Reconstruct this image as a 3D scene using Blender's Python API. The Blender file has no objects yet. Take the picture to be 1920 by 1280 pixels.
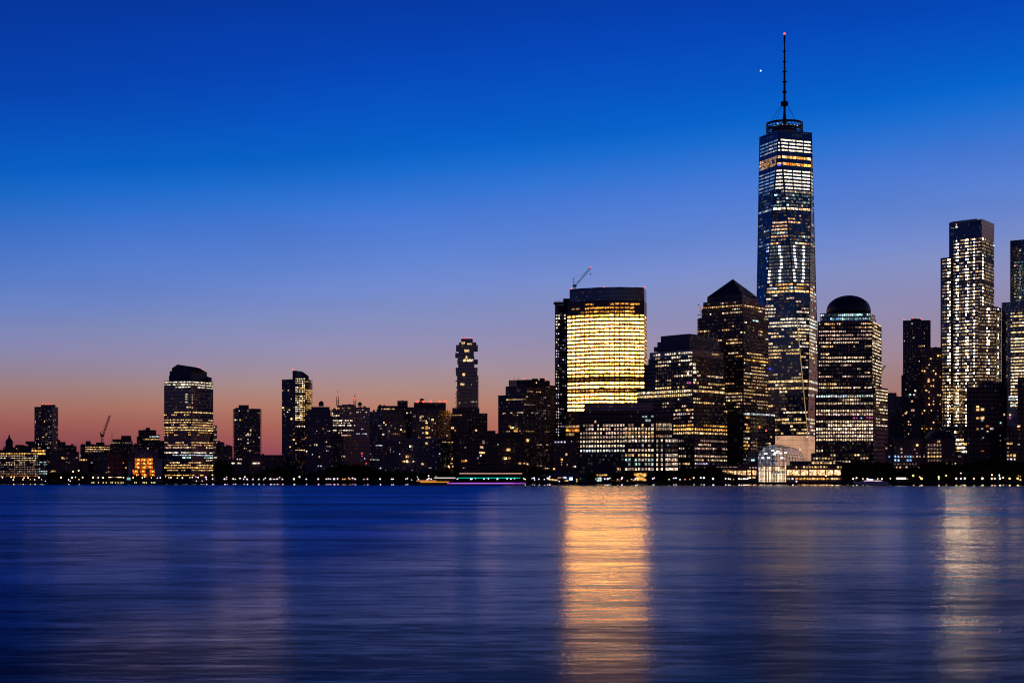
import bpy, math, random
from mathutils import Vector
SC = bpy.context.scene
COL = SC.collection
F, HZ, H, GZ = 3000.0, 901.0, 4.0, 2.8          # focal length in photo pixels, horizon row, eye height, quay level
def X(px, Y): return (px - 960.0) / F * Y
def Z(py, Y): return H + (HZ - py) / F * Y
def SH(px): return 1700.0 - 430.0 * px / 1920.0   # distance of the far shoreline
rnd = random.Random(11)

# ------------------------------------------------------------------ materials
def mat(name):
    m = bpy.data.materials.new(name); m.use_nodes = True
    nt = m.node_tree
    for n in list(nt.nodes): nt.nodes.remove(n)
    out = nt.nodes.new('ShaderNodeOutputMaterial')
    return m, nt, out
def nd(nt, typ, ins=None, **kw):
    n = nt.nodes.new(typ)
    for k, v in kw.items(): setattr(n, k, v)
    for k, v in (ins or {}).items():
        if hasattr(v, 'is_output'): nt.links.new(v, n.inputs[k])
        else: n.inputs[k].default_value = v
    return n
def mth(nt, op, a, b=None, c=None, clamp=False):
    n = nt.nodes.new('ShaderNodeMath'); n.operation = op; n.use_clamp = clamp
    for i, v in enumerate((a, b, c)):
        if v is None: continue
        if hasattr(v, 'is_output'): nt.links.new(v, n.inputs[i])
        else: n.inputs[i].default_value = v
    return n.outputs[0]
def mixc(nt, f, a, b, blend='MIX'):
    n = nt.nodes.new('ShaderNodeMix'); n.data_type = 'RGBA'; n.blend_type = blend
    for i, v in ((0, f), (6, a), (7, b)):
        if hasattr(v, 'is_output'): nt.links.new(v, n.inputs[i])
        elif i == 0: n.inputs[i].default_value = v
        else: n.inputs[i].default_value = (*v, 1)
    return n.outputs[2]
def plain(name, rgb, rough=.7, metal=0.0, var=.35, scale=.3):
    m, nt, out = mat(name)
    tc = nd(nt, 'ShaderNodeTexCoord')
    nz = nd(nt, 'ShaderNodeTexNoise', {'Vector': tc.outputs['Object'], 'Scale': scale, 'Detail': 5.0})
    c = mixc(nt, nz.outputs[0], tuple(v * (1 - var) for v in rgb), tuple(v * (1 + var) for v in rgb))
    p = nd(nt, 'ShaderNodeBsdfPrincipled', {'Base Color': c, 'Roughness': rough, 'Metallic': metal})
    nt.links.new(p.outputs[0], out.inputs[0]); return m
def emis(name, rgb, s, sample='NONE', var=0.0, scale=.6):
    m, nt, out = mat(name)
    e = nd(nt, 'ShaderNodeEmission', {'Color': (*rgb, 1), 'Strength': s})
    if var:
        tc = nd(nt, 'ShaderNodeTexCoord')
        nz = nd(nt, 'ShaderNodeTexNoise', {'Vector': tc.outputs['Object'], 'Scale': scale, 'Detail': 3.0})
        v = nd(nt, 'ShaderNodeMapRange', {'Value': nz.outputs[0], 'From Min': .3, 'From Max': .7, 'To Min': s * (1 - var), 'To Max': s * (1 + var)})
        nt.links.new(v.outputs[0], e.inputs['Strength'])
    nt.links.new(e.outputs[0], out.inputs[0])
    m.cycles.emission_sampling = sample
    return m
def facade(name, wall, glass, cw, fh, ww, wh, glow=.05, gs=.02, grough=.12, rough=.6, ior=1.5):
    """Wall with rows of unlit windows; u, v of the UV map are metres along and up the wall."""
    m, nt, out = mat(name)
    uv = nd(nt, 'ShaderNodeUVMap')
    sp = nd(nt, 'ShaderNodeSeparateXYZ', {0: uv.outputs[0]})
    u = mth(nt, 'DIVIDE', sp.outputs[0], cw); v = mth(nt, 'DIVIDE', sp.outputs[1], fh)
    du = mth(nt, 'ABSOLUTE', mth(nt, 'SUBTRACT', mth(nt, 'FRACT', u), .5))
    dv = mth(nt, 'ABSOLUTE', mth(nt, 'SUBTRACT', mth(nt, 'FRACT', v), .5))
    mask = mth(nt, 'MULTIPLY', mth(nt, 'LESS_THAN', du, ww / 2), mth(nt, 'LESS_THAN', dv, wh / 2))
    cell = nd(nt, 'ShaderNodeCombineXYZ', {0: mth(nt, 'FLOOR', u), 1: mth(nt, 'FLOOR', v)})
    wn = nd(nt, 'ShaderNodeTexWhiteNoise', {0: cell.outputs[0]}, noise_dimensions='2D')
    tc = nd(nt, 'ShaderNodeTexCoord')
    nz = nd(nt, 'ShaderNodeTexNoise', {'Vector': tc.outputs['Object'], 'Scale': .06, 'Detail': 6.0})
    wc = mixc(nt, nz.outputs[0], tuple(x * .6 for x in wall), tuple(x * 1.4 for x in wall))
    gc = mixc(nt, wn.outputs[0], tuple(x * .5 for x in glass), tuple(x * 1.6 for x in glass))
    c = mixc(nt, mask, wc, gc)
    rg = nd(nt, 'ShaderNodeMapRange', {'Value': mask, 'To Min': rough, 'To Max': grough})
    p = nd(nt, 'ShaderNodeBsdfPrincipled', {'Base Color': c, 'Roughness': rg.outputs[0], 'IOR': ior})
    lit = mth(nt, 'MULTIPLY', mask, mth(nt, 'GREATER_THAN', wn.outputs[0], 1 - glow))
    ec = mixc(nt, wn.outputs[1], (1, .5, .25), (.7, .75, 1))
    nt.links.new(ec, p.inputs['Emission Color'])
    nt.links.new(mth(nt, 'MULTIPLY', lit, gs), p.inputs['Emission Strength'])
    nt.links.new(p.outputs[0], out.inputs[0])
    m.cycles.emission_sampling = 'NONE'
    return m
def glow_mat(name='lit window', scale=.55, lo=.26, hi=2.9, pw=1.8):
    """Lit window: colour and brightness of each pane come from the mesh, with the uneven look of a lit room."""
    m, nt, out = mat(name)
    at = nd(nt, 'ShaderNodeAttribute', attribute_name='glow')
    tc = nd(nt, 'ShaderNodeTexCoord')
    nz = nd(nt, 'ShaderNodeTexNoise', {'Vector': tc.outputs['Object'], 'Scale': scale, 'Detail': 3.0})
    q = nd(nt, 'ShaderNodeMapRange', {'Value': nz.outputs[0], 'From Min': .36, 'From Max': .72})
    v = mth(nt, 'MULTIPLY_ADD', mth(nt, 'POWER', q.outputs[0], pw), hi - lo, lo)
    e = nd(nt, 'ShaderNodeEmission', {'Color': at.outputs['Color'], 'Strength': v})
    nt.links.new(e.outputs[0], out.inputs[0])
    m.cycles.emission_sampling = 'NONE'
    return m
GLOW = glow_mat(); GOLD = glow_mat('lit gold window', .5, .13, 2.5, 1.6); GOLD.cycles.emission_sampling = 'FRONT'
M = {
 'black': facade('dark stone and glass', (0.031, 0.027, 0.031), (.012, .014, .02), 3.0, 3.9, .6, .5, .05, .02),
 'navy': facade('navy glass curtain wall', (0.060, 0.068, 0.119), (.02, .03, .06), 1.6, 4.0, .85, .6, .06, .025, .08, .3, 1.8),
 'stone': facade('brown granite wall', (0.085, 0.065, 0.061), (.015, .016, .024), 2.6, 4.0, .55, .5, .10, .035),
 'brick': facade('dark red brick wall', (0.093, 0.051, 0.048), (.012, .012, .018), 2.8, 3.2, .4, .5, .05, .03),
 'tan': facade('tan brick wall', (0.145, 0.093, 0.071), (.014, .014, .02), 2.6, 3.1, .4, .5, .05, .03),
 'resid': facade('dark residential wall', (0.068, 0.061, 0.093), (.014, .016, .028), 3.0, 3.0, .55, .5, .05, .03),
 'concrete': facade('grey concrete wall', (0.170, 0.153, 0.187), (.02, .022, .032), 3.4, 3.4, .45, .5, .04, .02),
 'stripe': facade('vertical ribbed wall', (0.272, 0.221, 0.238), (.015, .015, .02), 3.2, 60., .72, .97, .05, .01),
 'strip_win': facade('ribbon window wall', (0.102, 0.068, 0.076), (.015, .015, .022), 30., 3.8, .96, .5, .05, .02),
 'glass': facade('blue reflective glass', (0.051, 0.076, 0.128), (.03, .06, .11), 1.5, 4.05, .92, .78, .08, .02, .05, .2, 1.85),
 'raw': facade('raw concrete frame', (0.085, 0.068, 0.102), (.008, .008, .012), 4.0, 3.4, .8, .75, .05, .03),
 'pale': plain('pale stone', (.30, .25, .24)),
 'roof': plain('dark roof metal', (.035, .032, .05), .45),
 'copper': plain('dark copper roof', (.016, .022, .032), .5),
 'steel': plain('dark steel', (.03, .03, .035), .5),
 'gray': plain('grey painted steel', (.12, .12, .13), .5),
 'wood': plain('weathered cedar', (.05, .04, .038), .8),
 'litbrick': facade('red brick with painted lamplight', (0.340, 0.093, 0.054), (.02, .015, .015), 5.0, 4.5, .45, .55, .02, .02),  # lighter, redder brick with the lamplight on that wall painted in
 'goldwall': plain('bronze spandrel', (.09, .05, .02), .35),
 'bark': plain('bark', (.03, .025, .02), .9),
 'white': plain('white gelcoat', (.45, .42, .42), .3, var=.05),
 'hull': plain('dark hull paint', (.03, .025, .05), .35),
 'red': emis('red beacon', (1, .07, .05), 3.0),
 'redglow': emis('red beacon halo', (1, .1, .1), 2.5),
}
CC = {'W': (1, .53, .22), 'N': (.84, .58, .35), 'G': (1, .48, .1), 'C': (.78, .88, 1), 'T': (.55, .95, .85),
      'Y': (1, .61, .24), 'V': (.75, .7, 1), 'B': (.25, .5, 1), 'R': (1, .12, .1), 'O': (1, .3, .04), 'P': (.84, .52, .39),
      'M': (.9, .15, .5), 'X': (.9, .73, .51), 'K': (.06, .08, 1)}

# ------------------------------------------------------------------ mesh helpers
class MB:
    def __init__(s): s.v, s.f, s.uv, s.g = [], [], [], []
    def face(s, pts, uv=None, glow=None):
        i = len(s.v); s.v += [tuple(p) for p in pts]; s.f.append(tuple(range(i, i + len(pts))))
        s.uv += uv if uv else [(0, 0)] * len(pts)
        s.g += [glow or (0, 0, 0)] * len(pts)
    def prism(s, pts, z0, z1, floor=False, ztop=None):
        n = len(pts); zt = ztop or [z1] * n; u = 0.0
        a = sum(pts[i][0] * pts[(i + 1) % n][1] - pts[(i + 1) % n][0] * pts[i][1] for i in range(n))
        if a < 0: pts = pts[::-1]; zt = zt[::-1]
        for i in range(n):
            p, q = pts[i], pts[(i + 1) % n]; l = math.hypot(q[0] - p[0], q[1] - p[1])
            za, zb = zt[i], zt[(i + 1) % n]
            s.face([(p[0], p[1], z0), (q[0], q[1], z0), (q[0], q[1], zb), (p[0], p[1], za)],
                   [(u, z0), (u + l, z0), (u + l, zb), (u, za)]); u += l
        s.face([(p[0], p[1], z) for p, z in zip(pts, zt)])
        if floor: s.face([(p[0], p[1], z0) for p in pts[::-1]])
    def box(s, x0, x1, y0, y1, z0, z1): s.prism([(x0, y0), (x1, y0), (x1, y1), (x0, y1)], z0, z1, True)
    def lathe(s, c, prof, n=24, a0=0.0, a1=2 * math.pi):
        full = abs(a1 - a0 - 2 * math.pi) < 1e-6
        for (r0, z0), (r1, z1) in zip(prof, prof[1:]):
            for k in range(n):
                t0 = a0 + (a1 - a0) * k / n; t1 = a0 + (a1 - a0) * (k + 1) / n
                P = [(c[0] + r * math.cos(t), c[1] + r * math.sin(t), c[2] + z) for r, z, t in
                     ((r0, z0, t0), (r0, z0, t1), (r1, z1, t1), (r1, z1, t0))]
                if r1 < 1e-5: P = P[:3]
                elif r0 < 1e-5: P = [P[0], P[2], P[3]]
                s.face(P, [(t0 * max(r0, r1), z0), (t1 * max(r0, r1), z0), (t1 * max(r0, r1), z1), (t0 * max(r0, r1), z1)][:len(P)])
    def bar(s, a, b, r, n=4):
        a, b = Vector(a), Vector(b); d = (b - a).normalized()
        t = d.cross(Vector((0, 0, 1)) if abs(d.z) < .9 else Vector((1, 0, 0))).normalized(); w = d.cross(t)
        R = [t * math.cos(2 * math.pi * k / n + .785) * r + w * math.sin(2 * math.pi * k / n + .785) * r for k in range(n)]
        for k in range(n):
            j = (k + 1) % n
            s.face([a + R[k], a + R[j], b + R[j], b + R[k]])
        s.face([a + q for q in R[::-1]]); s.face([b + q for q in R])
    def truss(s, a, b, w, r, n):
        a, b = Vector(a), Vector(b); d = (b - a).normalized()
        t = d.cross(Vector((0, 1, 0))).normalized() * w; o = Vector((0, w, 0))
        for q in (t + o, t - o, -t + o, -t - o): s.bar(a + q, b + q, r)
        for k in range(n):
            p, q = a.lerp(b, k / n), a.lerp(b, (k + 1) / n)
            sg = 1 if k % 2 else -1
            s.bar(p + t * sg - o, q - t * sg - o, r * .7); s.bar(p + t * sg + o, q - t * sg + o, r * .7)
            s.bar(p + t - o * sg, q + t + o * sg, r * .7)
    def mesh(s, name, m):
        me = bpy.data.meshes.new(name); me.from_pydata(s.v, [], s.f)
        ul = me.uv_layers.new(name='UVMap'); ul.data.foreach_set('uv', [c for p in s.uv for c in p])
        if any(g != (0, 0, 0) for g in s.g):
            at = me.attributes.new('glow', 'FLOAT_COLOR', 'POINT')
            at.data.foreach_set('color', [c for p in s.g for c in (*p, 1.0)])
        me.materials.append(m); me.update(); return me
    def build(s, name, m, parent=None, loc=None):
        if loc is not None: s.v = [(x - loc[0], y - loc[1], z - loc[2]) for x, y, z in s.v]
        o = bpy.data.objects.new(name, s.mesh(name, m)); COL.objects.link(o)
        if parent: o.parent = parent
        if loc is not None and not parent: o.location = loc
        return o
def tag(o, label=None, cat=None, group=None, kind=None):
    if label: o['label'] = label
    if cat: o['category'] = cat
    if group: o['group'] = group
    if kind: o['kind'] = kind
    return o
def root(name, loc, label, cat, group=None):
    o = bpy.data.objects.new(name, None); COL.objects.link(o); o.location = loc; o.empty_display_size = 2
    return tag(o, label, cat, group)
def ico(r, sub=1):
    import bmesh
    bm = bmesh.new(); bmesh.ops.create_icosphere(bm, subdivisions=sub, radius=r)
    v = [tuple(p.co) for p in bm.verts]; f = [[q.index for q in p.verts] for p in bm.faces]; bm.free(); return v, f
BALL = {}
def ball(key, r, m, sub=2):
    if key not in BALL:
        v, f = ico(r, sub); me = bpy.data.meshes.new(key); me.from_pydata(v, [], f); me.materials.append(m); BALL[key] = me
    return BALL[key]

class B:
    """One building: tiers of wall, lit windows, beacons; everything parented to one Empty at its base."""
    def __init__(s, name, label, px, d, m='black', cat='building'):
        s.Y = SH(px) + d; s.m = m; s.r = root(name, (X(px, s.Y), s.Y, GZ), label, cat)
        s.org = Vector(s.r.location); s.glow = GLOW; s.parts = {}; s.wins = []; s.roofs = []; s.clut = name not in ('golden_tower', 'glass_skyscraper', 'domed_office_tower', 'pyramid_roof_tower', 'office_tower', 'stepped_office_tower', 'gridded_glass_tower', 'bright_block_tower', 'stacked_box_tower', 'half_built_tower', 'waterfront_office'); s.rg = random.Random(hash_(name + label))
    def pt(s, px, dy): return (X(px, s.Y + dy), s.Y + dy)
    def mb(s, part, m):
        k = (part, m)
        if k not in s.parts: s.parts[k] = MB()
        return s.parts[k]
    def t(s, fr, top, bot=None, m=None, part='wall', depth=30.0, slope=None):
        ref = s.Y + min(p[1] for p in fr)
        if part == 'wall' and fr[-1][0] - fr[0][0] > 14: s.roofs.append((fr, top))
        P = [s.pt(*p) for p in fr]
        if len(P) == 3: P.append((P[0][0] + P[2][0] - P[1][0], P[0][1] + P[2][1] - P[1][1]))
        else:
            sk = depth * (P[0][0] + P[-1][0]) / (P[0][1] + P[-1][1])          # side walls run back along the view ray, edge-on to the camera
            P += [(P[-1][0] + sk, P[-1][1] + depth), (P[0][0] + sk, P[0][1] + depth)]
        zt = None
        if slope: zt = [Z(q, ref) for q in slope]
        s.mb(part, m or s.m).prism(P, GZ if bot is None else Z(bot, ref), Z(top, ref), ztop=zt)
    def sil(s, poly, dy, depth, m='roof', part='roof'):
        """Silhouette in the plane at dy, extruded backwards by depth metres."""
        Y = s.Y + dy; mb = s.mb(part, m); P = [(X(a, Y), Z(b, Y)) for a, b in poly]; n = len(P)
        ar = sum(P[i][0] * P[(i + 1) % n][1] - P[(i + 1) % n][0] * P[i][1] for i in range(n)); sk = depth * P[0][0] / Y
        if ar < 0: P = P[::-1]
        mb.face([(x, Y, z) for x, z in P]); mb.face([(x + sk, Y + depth, z) for x, z in P[::-1]])
        for i in range(n):
            (a, b), (c, d) = P[i], P[(i + 1) % n]
            mb.face([(a, Y, b), (a + sk, Y + depth, b), (c + sk, Y + depth, d), (c, Y, d)])
    def q(s, p, t, w, z0, z1, off, col):
        """one pane: centre p (x, y), unit tangent t, width w"""
        n = (t[1], -t[0])
        if n[1] > 0: n = (-n[0], -n[1])
        x, y = p[0] + n[0] * off, p[1] + n[1] * off
        a = (x - t[0] * w / 2, y - t[1] * w / 2); b = (x + t[0] * w / 2, y + t[1] * w / 2)
        s.wins.append(([(a[0], a[1], z0), (b[0], b[1], z0), (b[0], b[1], z1), (a[0], a[1], z1)], col))
    def w(s, line, top, bot, nr, nc, pat=.5, col='W', st=1.0, fw=.6, fh=.5, run=3.0, sig=.45, dim=.25, off=.14, mix=None):
        P = [s.pt(*p) for p in line]; ref = s.Y + min(p[1] for p in line)
        z1, z0 = Z(top, ref), Z(bot, ref); L = [math.dist(a, b) for a, b in zip(P, P[1:])]; T = sum(L)
        ch = (z1 - z0) / nr; R = s.rg
        for r in range(nr):
            e = pat[min(r, len(pat) - 1)] if isinstance(pat, (list, tuple)) else pat
            c_, s_ = col, st
            if isinstance(e, tuple):
                if len(e) > 1: c_ = e[1]
                if len(e) > 2: s_ = st * e[2]
                e = e[0]
            zc = z1 - ch * (r + .5); on = R.random() < (e if not callable(e) else .5)
            fs = math.exp(R.gauss(0, .15))
            for c in range(nc):
                wf = 1.0
                if callable(e):
                    g = e(r, c)
                    if g is None: continue
                    cc, ss = g[:2]; wf = g[2] if len(g) > 2 else 1.0
                else:
                    if R.random() < 1 / run: on = R.random() < e
                    cc = c_ if len(c_) == 1 else R.choice(c_)
                    if mix and R.random() < .2: cc = R.choice(mix)
                    if on: ss = s_ * fs * math.exp(R.gauss(0, sig))
                    elif R.random() < dim: ss = s_ * R.uniform(.015, .09)
                    else: continue
                u = T * (c + .5) / nc; k = 0
                while k < len(L) - 1 and u > L[k]: u -= L[k]; k += 1
                a, b = P[k], P[k + 1]; t = ((b[0] - a[0]) / L[k], (b[1] - a[1]) / L[k])
                hh = ch * fh * (R.uniform(.75, 1.0) if sig else 1.0); rgb = CC[cc]
                zt = zc + ch * fh / 2
                s.q((a[0] + t[0] * u, a[1] + t[1] * u), t, T / nc * fw * wf, zt - hh, zt, off, tuple(v * ss for v in rgb))
    def wl(s, lst, dy=0.0, off=.16):
        for px, py, w, h, c, st in lst:
            Y = s.Y + dy; k = Y / F
            s.q((X(px, Y), Y), (1, 0), w * k, Z(py + h / 2, Y), Z(py - h / 2, Y), off, tuple(v * st for v in CC[c]))
    def box(s, p0, p1, top, bot, dy=0.0, depth=8.0, part='penthouse', m=None):
        s.t([(p0, dy), (p1, dy)], top, bot, m or s.m, part, depth)
    def red(s, px, py, dy=0.0, r=.75):
        r = r * .72 if r < 1 else r
        Y = s.Y + dy
        o = bpy.data.objects.new('beacon_light', ball('beacon%.2f' % r, r, M['red'])); COL.objects.link(o)
        o.parent = s.r; o.location = Vector((X(px, Y), Y, Z(py, Y))) - s.org
    def done(s):
        if s.clut:
            for fr, top in s.roofs:                                           # small rooftop plant
                R = random.Random(hash_(str(fr))); a, c = fr[0][0] + 2, fr[-1][0] - 2; d0 = max(p[1] for p in fr)
                for i in range(R.randint(2, 4) if c - a > 24 else 1):
                    w = R.uniform(2.2, 6); p = R.uniform(a, c - w); h = R.choice((.8, 1.1, 1.5, 2.4)); dy = d0 + R.uniform(2, 8); Y = s.Y + dy; z = Z(top, s.Y + min(q[1] for q in fr)); mb = MB()
                    mb.box(X(p, Y), X(p + w, Y), Y, Y + R.uniform(3, 6), z - .2, z + h * Y / F)
                    if R.random() < .35: mb.bar((X(p + w / 2, Y), Y + 1, z + h * Y / F), (X(p + w / 2, Y), Y + 1, z + (h + R.uniform(2, 4)) * Y / F), .18)
                    s.parts[('rooftop_unit', 'concrete' if R.random() < .4 else 'steel', p)] = mb
        for (part, m, *_), mb in s.parts.items():
            mb.build(part, M[m] if isinstance(m, str) else m, s.r, s.org)
        if s.wins:
            ar = lambda w: (math.dist(w[0][0], w[0][1]) * (w[0][2][2] - w[0][0][2]))
            br = lambda w: min(1.0, sum(w[1]))
            ws = sorted(s.wins, key=lambda w: -round(ar(w) * br(w), 3))
            for p, c in ws[:100]:
                mb = MB(); mb.face(p, glow=c); mb.build('window', s.glow, s.r, s.org)
            if len(ws) > 100:
                mb = MB()
                for p, c in ws[100:]: mb.face(p, glow=c)
                tag(mb.build('window_grid', s.glow, s.r, s.org), kind='stuff')
        return s
def hash_(t):
    h = 7
    for c in t: h = (h * 31 + ord(c)) % 1000003
    return h
CC['A'] = (1, .425, .065); CC['F'] = (1, .2, .015)
def YR(top, bot, n, pts, base=.05):
    """row list from photo heights: pts = [(y, p, colour, strength)...]"""
    L = [base] * n
    for p in pts:
        i = int((p[0] - top) / (bot - top) * n)
        if 0 <= i < n: L[i] = tuple(p[1:]) if len(p) > 2 else p[1]
    return L
def UP(n, a, b): return [a + (b - a) * i / max(1, n - 1) for i in range(n)]

# ---- far left
b = B('office_block', 'low wide office block at the left edge, its whole front covered in dim yellow windows', 30, 45, 'stone')
b.t([(-30, 0), (72, 0)], 847); b.t([(72, 2), (89.5, 2)], 863, part='annex')
b.box(-30, 26, 843, 847, 6, 12, 'parapet')
b.t([(58, 14), (86, 14)], 841, part='rooftop_lounge', m='stone')
b.w([(-29, 0), (71.5, 0)], 848, 894, 11, 33, [(.85, 'G', 1.3), (.85, 'N', .9), (.85, 'X', .9), (.8, 'Y', .8), (.75, 'N', .7), (.7, 'N', .5), (.75, 'P', .35), (.8, 'P', .3), (.8, 'P', .3), (.8, 'P', .3), (.85, 'O', .5)], fw=.6, fh=.5, run=4, sig=.5)
b.w([(59, 14), (85.5, 14)], 842.5, 853, 2, 9, .95, 'G', 1.5, fw=.75, fh=.6)
b.w([(72.5, 2), (89, 2)], 864, 894, 7, 7, [.8, .4, .4, .8, .7, .9, .3], 'CT', .8, fw=.55, fh=.5, run=2)
b.done()
b = B('domed_building', 'dark old building with a small cupola rising behind the yellow lit office block', 30, 140, 'black')
b.t([(6, 0), (28, 0)], 838); b.t([(28, 4), (66, 4)], 836); b.box(52, 66, 827, 836, 6, 10); b.box(29, 44, 833.5, 836, 6, 8)
Yd = b.Y + 5; k = Yd / F; c = (X(17.3, Yd), Yd, Z(838, Yd))
b.mb('cupola', 'copper').lathe(c, [(6.6*k, 0), (6.6*k, 8*k), (7.4*k, 8*k), (6.6*k, 11*k), (4.2*k, 15*k), (1.8*k, 17.5*k), (1.6*k, 21*k), (.5*k, 23*k), (.25*k, 26*k), (0, 27*k)], 20)
b.w([(8, 0), (66, 0)], 839, 848, 2, 16, .12, 'N', .6)
b.done()
b = B('apartment_tower', 'slab-sided residential tower at far left with red lights along its roof edge', 88, 170, 'resid')
b.t([(64.5, 6), (97, 0), (109, 16)], 762); b.box(77, 104, 758.5, 762, 9, 12)
b.w([(65, 6), (96.5, 0)], 765, 890, 38, 11, .10, 'NYXW', .9, fw=.5, fh=.5, run=1.2, dim=.3)
b.w([(97.5, 1), (108.5, 15.5)], 765, 890, 38, 5, .10, 'NWP', .7, fw=.5, fh=.5, run=1.2, dim=.35)
for x in (80, 86, 91, 96): b.red(x, 757.6, 9, .7)
b.done()
b = B('stepped_building', 'dark stepped building right behind the slab residential tower at far left', 125, 150, 'black')
b.t([(108, 4), (113, 4)], 824); b.t([(113, 2), (123, 2)], 828); b.t([(123, 6), (133, 6)], 834); b.t([(133, 0), (143.5, 0)], 835.5); b.box(133, 138, 832, 835.5, 3, 8)
b.w([(109, 0), (143, 0)], 837, 880, 10, 12, .05, 'N', .4); b.done()
b = B('brick_block', 'low dark brick block between the yellow lit office block and the red brick warehouse', 120, 30, 'brick')
b.t([(92, 0), (148, 0)], 846.5); b.t([(148, 3), (166, 3)], 864, part='annex'); b.box(101, 112, 843, 846.5, 5, 6)
b.wl([(117, 858.3, 3, 3.2, 'Y', 1.6), (120.5, 859, 2, 2.6, 'Y', 1), (125.5, 858.6, 2, 2, 'P', .4), (144, 858, 3, 2.4, 'P', .5), (150.5, 853.6, 2, 2, 'T', .7),
      (95.5, 884, 2.2, 2, 'W', 1), (99.5, 882.7, 3, 2.2, 'Y', 1.6), (103.5, 883, 2.4, 2.2, 'W', 1.2), (125, 866, 2, 1.6, 'P', .2), (130, 867, 3, 1.6, 'P', .2), (128, 845.5+4, 1.6, 1.4, 'N', .5)], -.05)
b.wl([(152.5, 861.8-0, 3, 2.6, 'Y', 1.5), (157, 861.8, 3.6, 2.6, 'Y', 1.8), (162, 861.8, 2.2, 2.6, 'W', 1)], 2.9)
b.done()
b = B('loft_building', 'dark mid-rise loft building under the slanted crane, one long floor of warm windows lit', 195, 150, 'black')
b.t([(150.5, 0), (207, 0)], 834); b.box(160.5, 170, 826.5, 834, 6, 9); b.box(152, 160, 832, 834, 4, 9); b.box(180, 196, 829, 834, 8, 9)
b.t([(207, 4), (249, 4)], 828); b.box(211, 247, 823, 828, 8, 14); b.box(227, 246, 816.5, 823, 9, 12)
b.w([(160, 0), (206, 0)], 836, 852, 4, 20, [(.6, 'Y', .8), (.75, 'W', .9), (.6, 'P', .5), .1], 'W', fw=.7, run=5)
b.w([(207, 4), (248, 4)], 828, 848, 5, 18, [(.35, 'N', .6), (.5, 'N', .7), .1, (.3, 'Y', .9), .1], 'N', fw=.6, run=3)
b.mb('antenna', 'steel').bar((X(210, b.Y + 10), b.Y + 10, Z(828, b.Y + 10)), (X(210, b.Y + 10), b.Y + 10, Z(811, b.Y + 10)), .35)
b.done()
b = B('grey_block', 'plain dark block behind the orange lit building, left of the stepped penthouse roof', 270, 140, 'black')
b.t([(247, 0), (310, 0)], 833.5); b.t([(300, -2), (312, -2)], 826); b.w([(248, 0), (300, 0)], 836, 850, 4, 18, .08, 'N', .7); b.wl([(277, 840.5, 2.2, 2.2, 'X', 1.4)], -.1); b.done()
b = B('penthouse_building', 'dark flat-topped building with a small central penthouse, left of the tall crowned office tower', 276, 230, 'black')
b.t([(259.5, 0), (293, 0)], 806); b.box(273, 281.5, 801.5, 806, 6, 9); b.t([(293, 3), (300, 3)], 815); b.t([(256.5, 3), (259.5, 3)], 818)
b.w([(259.5, 0), (300, 0)], 816, 840, 5, 14, [(.25, 'C', .8), (.75, 'Y', 1.2), .05, .05, .05], 'N', fw=.75, run=4); b.done()
b = B('brick_warehouse', 'broad red brick warehouse with a lamplit right side near the left of the waterfront', 200, 28, 'brick')
b.t([(163, 32), (201, 0), (238, 7)], 851); b.mb('facade', 'litbrick').prism([b.pt(201.2, -.3), b.pt(237.6, 6.7), b.pt(237.6, 7.0), b.pt(201.2, 0)], GZ + 2, Z(852.5, b.Y))
b.mb('cornice', 'tan').prism([b.pt(200.6, -1), b.pt(238, 6), b.pt(238, 6.9), b.pt(200.6, -.1)], Z(852.2, b.Y), Z(850, b.Y))
b.t([(165, -6), (238, -4)], 887.5, depth=5, part='arcade', m='brick')
b.wl([(204, 876, 2, 2.6, 'P', .9), (236, 876.5, 2.6, 2.6, 'W', 1.8), (231.5, 867.4, 1.8, 2.4, 'O', .7), (172, 867, 3, 1.8, 'V', .5), (199.5, 885, 1.6, 2, 'P', .6), (204, 884, 1.5, 1.6, 'W', .6)], -1.2)
b.done()
b = B('orange_lit_building', 'grey building with a recessed front of bright orange balconies beside the red brick warehouse', 270, 34, 'concrete')
b.t([(247, 10), (290, 10)], 843); b.t([(238.4, 0), (247, 0)], 839, m='brick'); b.t([(290, 6), (296, 6)], 841)
b.t([(290, 0), (304.5, 0)], 859, part='wing', m='pale'); b.t([(240, -3), (247, -3)], 866, part='wing', m='pale')
R_ = b.rg
for ys, xs in ((861.6, (258.8, 270.4, 281.8)), (868.4, (258.8, 270.4, 281.8)), (875.4, (258.8, 270.4, 281.8)), (883.3, (254.5, 268, 286.3)), (890.2, (256, 271.4, 286.5))):
    for x in xs:
        b.wl([(x - .6, ys + .3, 9.8, 5.4, 'F', 1.1)], 9.9)
        Y = b.Y + 9; o = bpy.data.objects.new('balcony_lamp', ball('orange lamp bulb', .7, emis('orange lamp', (1, .4, .09), 4.0) if 'orange lamp bulb' not in BALL else None)); COL.objects.link(o)
        o.parent = b.r; o.location = Vector((X(x, Y), Y, Z(ys, Y))) - b.org
b.done()

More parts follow.
